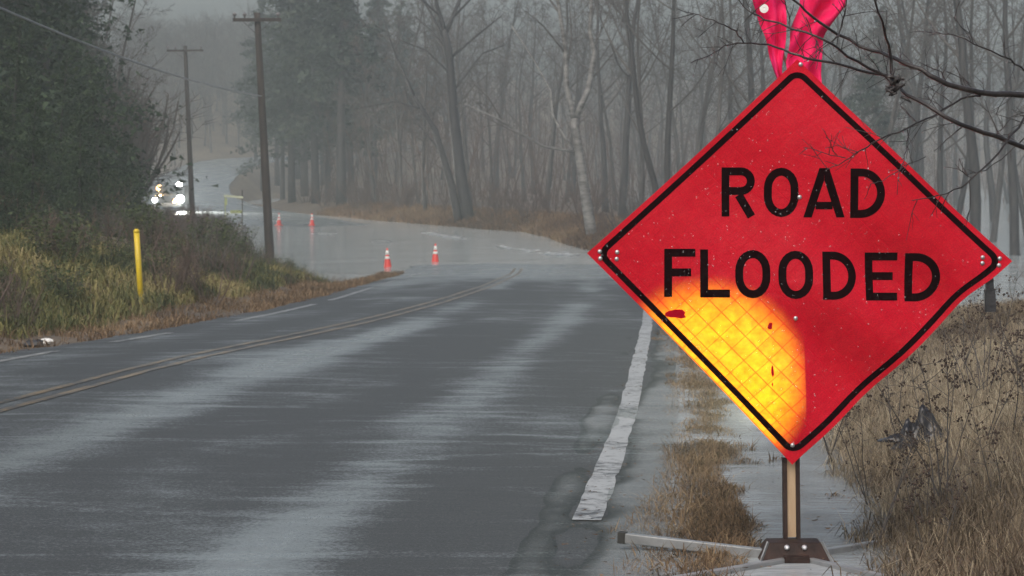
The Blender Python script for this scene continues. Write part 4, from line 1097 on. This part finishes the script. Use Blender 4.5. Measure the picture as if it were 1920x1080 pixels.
# ------------------------------------------------------------------ utility poles and cable
def pole(label, bx, Y, top, arm, lean=0):
    b = Vector((bx, Y, H(bx, Y))); t = thing('utility_pole', label, 'utility pole', b, group='utility poles along the left of the road')
    tp = top - b; mb = MB(); pts = [Vector((0, 0, -.5)).lerp(tp, k / 6) for k in range(7)]
    mb.tube(pts, [.155 - .055 * k / 6 for k in range(7)], 12); mb.build('pole_shaft', M['pole_wood'], t, True)
    if arm:
        a = Vector((0, 0, 0)).lerp(tp, .972); dv = Vector((arm / 2, .25, .02))
        mb = MB(); mb.bar(a - dv + Vector((0, -.13, 0)), a + dv + Vector((0, -.13, 0)), .09, .11); mb.build('crossarm', M['pole_wood'], t)
        mb = MB()
        for s in (-1, 1): mb.bar(a + Vector((s * .03, -.14, -.45)), a + dv * (s * .62) + Vector((0, -.14, -.03)), .03, .012)
        mb.build('arm_brace', M['pole_wood'], t)
        for k in (-1, -.55, .95):
            q = a + dv * k * .93 + Vector((0, -.13, .05)); mb = MB(); mb.lathe([(.03, 0), (.03, .08), (.07, .1), (.07, .14), (.03, .19)], 8, Matrix.Translation(q)); mb.build('insulator', M['insulator'], t, True)
    return t
pole('tall dark utility pole with crossarm at the edge of the flood, nearest of the poles', PX(508, 70), 70, at(482, 24, 70), 1.5)
pole('second utility pole with a crossarm, behind the brush left of the flood', PX(362, 116), 116, at(347, 86, 116), 1.9)
pole('faint farthest utility pole among the trees left of the headlights', PX(278, 172), 172, at(272, 178, 172), 0)
A, B = at(490, 180, 69.85), Vector((-9.45, 18, 7.6)); pts = []
for k in range(41):
    f = k / 40; p = A.lerp(B, f); p.z -= .9 * 4 * f * (1 - f) * .62; pts.append(p)
mb = MB(); mb.tube(pts, .022, 6); tag(mb.build('overhead_cable', M['cable'], None, True), 'grey overhead cable sagging from the nearest utility pole to the left', 'cable')

# ------------------------------------------------------------------ yellow marker post
pb = None
for k in range(900):
    Y0 = 24 + k * .03; p = at(265, 574, Y0)
    if p.z <= H(p.x, Y0): break
pb = p; tp = at(256, 436, Y0)
post = thing('marker_post', 'leaning yellow marker post at the foot of the left bank', 'marker post', pb)
mb = MB(); d = tp - pb; mb.tube([d * (-.15), d * .5, d], [.042, .042, .042], 12); mb.build('post_shaft', M['yellow_post'], post, True)
mb = MB(); dn = d.normalized()
mb.tube([d, d + dn * .03, d + dn * .055], [.047, .042, .018], 12); mb.build('cap', M['yellow_post'], post, True)

# ------------------------------------------------------------------ barricade at the far end of the flood
bb = at(440, 436, 110); bb.z = H(bb.x, 110)
bar = thing('road_barricade', 'pale green barricade with two rails beside the flooded road', 'barricade', bb)
def bp(px, py): return at(px, py, 110) - bb
mb = MB(); q = bp(454, 356); mb.tube([Vector((q.x, 0, -.2)), q], .03, 8); mb.build('post', M['pole_wood'], bar)
mb = MB(); q = bp(422, 366); mb.tube([Vector((q.x, 0, -.2)), q], .03, 8); mb.build('post', M['lime'], bar)
mb = MB(); mb.bar(bp(420, 367) + Vector((0, -.05, 0)), bp(456, 370) + Vector((0, -.05, 0)), .03, .10); mb.build('rail', M['lime_pale'], bar)
mb = MB(); mb.bar(bp(432, 397) + Vector((0, -.05, 0)), bp(454, 397) + Vector((0, -.05, 0)), .03, .15); mb.build('rail', M['lime'], bar)
mb = MB(); mb.box(bp(424, 378) + Vector((0, -.06, 0)), (.12, .02, .36)); mb.build('panel', M['lime'], bar)

# ------------------------------------------------------------------ truck with its lamps on
TY = 145; tx = PX(314, TY); tb = Vector((tx, TY, H(tx, TY)))
tr = thing('pickup_truck', 'dark pickup truck with lit headlights and roof lamps behind the left brush', 'truck', tb)
mb = MB(); 
prof = [(0, .45), (0, 1.02), (.15, 1.10), (1.35, 1.18), (2.0, 1.78), (3.3, 1.80), (3.6, 1.2), (5.3, 1.18), (5.35, .5)]
W = .95
n = len(prof); mb.add([(-W, y, z) for y, z in prof] + [(W, y, z) for y, z in prof], [tuple(range(n)), tuple(range(2 * n - 1, n - 1, -1))] + [(i, i + n, (i + 1) % n + n, (i + 1) % n) for i in range(n)])
o = mb.build('body', M['truck_paint'], tr); bv = o.modifiers.new('bevel', 'BEVEL'); bv.width = .05; bv.segments = 2
mb = MB(); mb.add([(-.82, 1.42, 1.22), (.82, 1.42, 1.22), (.74, 1.95, 1.72), (-.74, 1.95, 1.72)], [(0, 1, 2, 3)]); mb.v = [(x, y - .03, z + .03) for x, y, z in mb.v]; mb.build('windscreen', M['glass'], tr)
mb = MB(); mb.box((0, -.06, .52), (1.9, .14, .22)); mb.build('bumper', M['grey_metal'], tr)
mb = MB(); mb.box((0, -.03, .86), (1.1, .05, .26)); mb.build('grille', M['tyre'], tr)
for sx in (-1, 1):
    for yy in (.95, 4.3):
        mb = MB(); Mx = Matrix.Translation((sx * .86, yy, .38)) @ Matrix.Rotation(R(90), 4, 'Y'); mb.lathe([(.38, -.12), (.38, .12), (.22, .13)], 16, Mx); w_ = mb.build('wheel', M['tyre'], tr)
def lamp(px, py, r, m, name='headlight', dy=-.15):
    q = at(px, py, TY + dy) - tb; mb = MB(); Mx = Matrix.Translation(q) @ Matrix.Rotation(R(90), 4, 'X'); mb.lathe([(r, -.06), (r, .02), (r * .5, .05)], 12, Mx); return mb.build(name, m, tr, True)
lamp(338, 373, .25, M['lamp_white']); lamp(327, 377, .14, M['lamp_amber'], 'turn_signal'); lamp(290, 375, .15, M['lamp_white'])
for px, py, dy, pw, col in ((338, 373, -.35, 9000, (1, .96, .9)), (299, 353, 1.85, 2500, (1, .6, .25))):
    ld = bpy.data.lights.new('truck_beam', 'SPOT'); ld.energy = pw; ld.color = col; ld.spot_size = R(150); ld.spot_blend = .5; ld.shadow_soft_size = .12
    lo_ = bpy.data.objects.new('truck_beam', ld); C.objects.link(lo_); lo_.parent = tr; lo_.location = at(px, py, TY + dy) - tb
    lo_.rotation_euler = (cam.location - at(px, py, TY + dy)).to_track_quat('-Z', 'Y').to_euler()
mb = MB(); q0 = at(295, 356, TY + 2.2) - tb; q1 = at(340, 352, TY + 2.2) - tb; mb.bar(q0, q1, .2, .06); mb.build('light_bar', M['tyre'], tr)
lamp(299, 353, .22, M['lamp_amber'], 'roof_lamp', 2.05); lamp(327, 353, .12, M['lamp_amber'], 'roof_lamp', 2.05); lamp(336, 346, .16, M['lamp_white'], 'roof_lamp', 2.05)

# ------------------------------------------------------------------ overhanging branches at the top right
YB = 7.6
tb_ = Vector((2.75, YB + .1, 0)); tb_.z = H(tb_.x, tb_.y)
bt = thing('roadside_tree', 'wet leafless twigs hung with raindrops reaching over the sign from the right', 'bare tree', tb_)
rb = random.Random(12)
K = .463
def cp(X, Y_): return (1080 + X * K, Y_ * K)
br = {
 'A': ([(2100, 420), (1814, 385), (1640, 375), (1500, 340), (1400, 280), (1290, 235), (1200, 205), (1060, 140), (960, 70), (880, 0), (800, -60)], .0125, .003),
 'B': ([(2100, 690), (1814, 597), (1700, 550), (1560, 505), (1460, 450), (1340, 385), (1290, 340), (1230, 295), (1100, 230), (1040, 180), (930, 130), (760, 80), (700, 45), (640, -20)], .010, .002),
 'C': ([(1290, 330), (1270, 200), (1250, 130), (1210, 0), (1190, -60)], .0065, .003),
 'D': ([(1330, 320), (1225, 300), (1110, 272), (960, 242), (870, 215), (780, 180), (680, 175), (600, 185), (540, 225), (465, 255)], .006, .0016),
 'D2': ([(680, 175), (650, 125), (580, 95), (500, 60), (410, 35)], .003, .0013),
 'E': ([(1640, 388), (1560, 400), (1450, 470), (1340, 520), (1230, 565), (1150, 610), (1090, 650), (1010, 690)], .0046, .0015),
 'E2': ([(1092, 640), (1000, 618), (920, 598)], .0018, .001), 'E3': ([(1050, 625), (1020, 560), (995, 520)], .0016, .001),
 'F': ([(1562, 515), (1500, 565), (1450, 612)], .003, .0015),
 'G': ([(1960, 330), (1814, 480), (1740, 580), (1640, 690), (1560, 760), (1470, 790), (1360, 812)], .0055, .0014),
 'H': ([(1342, 525), (1340, 600), (1330, 640), (1310, 690), (1300, 790)], .0024, .0012), 'H2': ([(1415, 635), (1330, 670), (1240, 735), (1190, 745)], .0022, .0012),
 'I': ([(1990, 380), (1814, 285), (1760, 240), (1640, 190), (1540, 145), (1460, 130), (1440, 132)], .0045, .0013), 'I2': ([(1600, 170), (1560, 110), (1520, 60)], .002, .001),
 'J': ([(1960, 540), (1814, 500), (1700, 462)], .0028, .0012), 'L': ([(1814, 560), (1750, 620), (1660, 690), (1580, 710), (1540, 680)], .0028, .0012),
 'N': ([(1060, 150), (1080, 80), (1095, 0), (1100, -50)], .004, .002), 'O': ([(1060, 145), (990, 200), (925, 250)], .003, .0013), 'Q': ([(1500, 340), (1480, 290), (1400, 262)], .003, .0013),
 'S': ([(1500, 290), (1600, 340)], .002, .001), 'T': ([(870, 120), (862, 60), (840, -20)], .003, .0015), 'U': ([(930, 70), (960, 150), (1000, 220)], .0022, .001),
}
tw, main, drops = MB(), MB(), MB()
ends = []
for kx, (pp, r0, r1) in br.items():
    off = rb.uniform(-.25, .25) if kx not in 'AB' else (.05 if kx == 'A' else -.08)
    if kx in ('C', 'D'): off = -.08
    P3 = []
    sub = []
    for i in range(len(pp) - 1):
        for k in range(3): sub.append((pp[i][0] + (pp[i + 1][0] - pp[i][0]) * k / 3 + (rb.uniform(-5, 5) if k else 0), pp[i][1] + (pp[i + 1][1] - pp[i][1]) * k / 3 + (rb.uniform(-5, 5) if k else 0)))
    sub.append(pp[-1]); m_ = len(sub) - 1
    for i, (X, Y_) in enumerate(sub): P3.append(at(*cp(X, Y_), YB + off + .10 * math.sin(i * .35 + len(kx))) - tb_)
    (main if r0 > .006 else tw).tube(P3, [r0 + (r1 - r0) * i / m_ for i in range(m_ + 1)], 7 if r0 > .004 else 5)
    if kx in ('A', 'B', 'G', 'I', 'J'): ends.append((P3[0], r0))
    L = sum((P3[i + 1] - P3[i]).length for i in range(m_)); n = int(L / .055) if r0 > .0015 else 2
    for k in range(n):
        t = rb.uniform(.12, 1) * m_; i = min(int(t), m_ - 1); p = P3[i].lerp(P3[i + 1], t - i); d = (P3[i + 1] - P3[i]).normalized()
        ang = rb.choice((-1, 1)) * R(rb.uniform(30, 75)); d2 = Matrix.Rotation(ang, 3, Vector((rb.uniform(-.5, .5), 1, rb.uniform(-.5, .5))).normalized()) @ d
        l = rb.uniform(.03, .16) * (1 if r0 > .003 else .6); q = branch_path(p, d2, l, 3, .18, 0, rb)
        tw.tube(q, [.0016, .0013, .0011, .0009], 4)
        if l > .09:
            for _ in range(2):
                i2 = rb.choice((1, 2)); q2 = branch_path(q[i2], d2 + Vector((rb.uniform(-.8, .8), rb.uniform(-.4, .4), rb.uniform(-.8, .8))), l * .45, 2, .2, 0, rb); tw.tube(q2, [.0012, .001, .0008], 3)
        if rb.random() < .22: drops.octa(q[-1] - Vector((0, 0, .004)), rb.uniform(.0022, .0036))
    for k in range(int(L / .22)):
        t = rb.uniform(.1, 1) * m_; i = min(int(t), m_ - 1); p = P3[i].lerp(P3[i + 1], t - i); rr = r0 + (r1 - r0) * t / m_
        drops.octa(p - Vector((0, 0, rr + .003)), rb.uniform(.003, .0048))
# knot of old wood where the second branch forks
kc = at(*cp(1290, 350), YB - .08) - tb_
for k in range(26):
    a = kc + Vector((rb.gauss(0, .014), rb.gauss(0, .008), rb.gauss(0, .016))); main.tube(branch_path(a, (rb.uniform(-1, 1), rb.uniform(-.4, .4), rb.uniform(-1, .6)), rb.uniform(.02, .045), 2, .3, 0, rb), [.006, .006, .002], 5)
trunk = MB(); tpts = branch_path((0, 0, -.3), (-.04, .02, 1), 4.6, 10, .03, .02, rb); trunk.tube(tpts, [.075 - .05 * k / 10 for k in range(11)], 9)
for e, r0 in ends:
    best = min(tpts[2:8], key=lambda q: (q - e - Vector((0, 0, -.1))).length); main.tube([e, e.lerp(best, .5) + Vector((0, 0, .03)), best], [r0, r0 * 1.25, r0 * 1.6], 7)
trunk.build('trunk', M['wet_twig'], bt, True); main.build('branches', M['wet_twig'], bt, True); tag(tw.build('twigs', M['wet_twig'], bt), kind='stuff')
tag(drops.build('raindrops', M['drop'], bt, True), kind='stuff')

# ------------------------------------------------------------------ dry weeds on the right bank
def weed(seed, h):
    r = random.Random(seed); t = thing('dry_weed', '', 'weed'); mb, hd = MB(), MB()
    for k in range(r.choice((1, 2, 3))):
        b = branch_path((r.uniform(-.03, .03), r.uniform(-.03, .03), -.03), (r.uniform(-.5, .5), r.uniform(-.3, .3), 1), h * r.uniform(.75, 1.1), 6, .10, -.03, r)
        mb.tube(b, [.0042 - .0005 * j for j in range(7)], 4)
        for j in range(9):
            q = r.uniform(2.4, 5.9); i = int(q); p = b[i].lerp(b[i + 1], q - i); s = branch_path(p, (r.uniform(-1, 1), r.uniform(-1, 1), r.uniform(.2, .9)), h * r.uniform(.06, .2), 2, .2, 0, r)
            mb.tube(s, [.0018, .0014, .001], 3)
            for _ in range(r.choice((2, 4, 6))): hd.octa(s[-1] + Vector((r.gauss(0, .010), r.gauss(0, .010), r.gauss(0, .010))), r.uniform(.004, .0085))
    mb.build('stems', M['twig'], t); tag(hd.build('seed_heads', M['leaf_litter_solid'], t), kind='stuff'); return t
M['leaf_litter_solid'] = simple('dark_seed_heads', [(.3, (.025, .016, .012)), (.7, (.08, .05, .035))], 30, .8)
wp = [weed(61, .55), weed(62, .75), weed(63, .42)]
GWD = 'dry seeded weeds on the right bank'
for i in range(32):
    Y = 7.2 + 9 * rs.random() ** 1.4; x = float(xR(Y)) + rs.uniform(1.15, 3.4)
    if x > .25 * Y: x = .25 * Y - rs.uniform(0, .8)
    if abs(x - base.x) < .25 and Y < 8.6: continue
    place(wp[i % 3], x, Y, rs.uniform(.6, 1.15), None, 'thin brown dry weed with dark seed heads on the right bank', GWD)
# crumpled black plastic in the grass
p = None
for k in range(400):
    Y0 = 8 + k * .03; p = at(1722, 826, Y0)
    if p.z <= H(p.x, Y0) + .04: break
pl = MB(); n1, n2 = 22, 16
for i in range(n1):
    for j in range(n2):
        u, v = i / (n1 - 1) - .5, j / (n2 - 1) - .5; r2 = math.hypot(u, v) * 2
        z = max(0, 1 - r2) * (.10 + .10 * math.sin(u * 17 + v * 5) * math.cos(v * 13 - u * 6)) + .05 * math.exp(-((u - .2) / .1) ** 2 - (v / .2) ** 2) * 1.8
        w = 1 + .35 * math.sin(math.atan2(v, u) * 5) * r2 * .6
        pl.v.append((u * .36 * w, v * .22 * w, z + .015))
pl.f = [tuple(q) for q in grid_faces(n1, n2)]
o = pl.build('plastic_rag', M['black_cloth'], None, True); o.location = p; o.rotation_euler = (R(8), R(-6), .2)
sd = o.modifiers.new('thickness', 'SOLIDIFY'); sd.thickness = .003
tag(o, 'crumpled black plastic rag lying in the dead grass of the right bank', 'rag')
# roadside litter at the left
for px, py, m, nm, lb, sz in ((86, 640, 'collar', 'paper_scrap', 'small white scrap of litter at the left road edge', .07), (62, 646, 'black_cloth', 'dark_clod', 'dark clod of debris beside the white scrap at the left road edge', .11)):
    for k in range(900):
        Y0 = 20 + k * .02; p = at(px, py, Y0)
        if p.z <= H(p.x, Y0) + .03: break
    mb = MB(); rr = random.Random(px)
    for a in range(5):
        for b in range(8):
            th, ph = math.pi * (a + .5) / 5, 2 * math.pi * b / 8; q = sz * rr.uniform(.6, 1.1); mb.v.append((q * math.sin(th) * math.cos(ph) * 1.4, q * math.sin(th) * math.sin(ph), q * math.cos(th) * .55))
    mb.f = [(a * 8 + b, (a + 1) * 8 + b, (a + 1) * 8 + (b + 1) % 8, a * 8 + (b + 1) % 8) for a in range(4) for b in range(8)] + [tuple(range(8)), tuple(range(39, 31, -1))]
    o = mb.build(nm, M[m]); o.location = p; tag(o, lb, 'litter')

# ------------------------------------------------------------------ haze
hm = bpy.data.materials.new('rain_haze'); hm.use_nodes = True; nt = hm.node_tree; nt.nodes.clear()
ho = nt.nodes.new('ShaderNodeOutputMaterial'); pv = nt.nodes.new('ShaderNodeVolumePrincipled')
pv.inputs['Color'].default_value = (.56, .63, .64, 1); pv.inputs['Density'].default_value = .0021
nt.links.new(pv.outputs[0], ho.inputs['Volume'])
mb = MB(); z0, z1 = float(GROUND_LOW) - 1.2, 46
mb.box((0, 190, (z0 + z1) / 2), (345, 520, z1 - z0)); tag(mb.build('haze', hm), 'grey rain haze filling the air over road and woods', 'haze', kind='stuff')
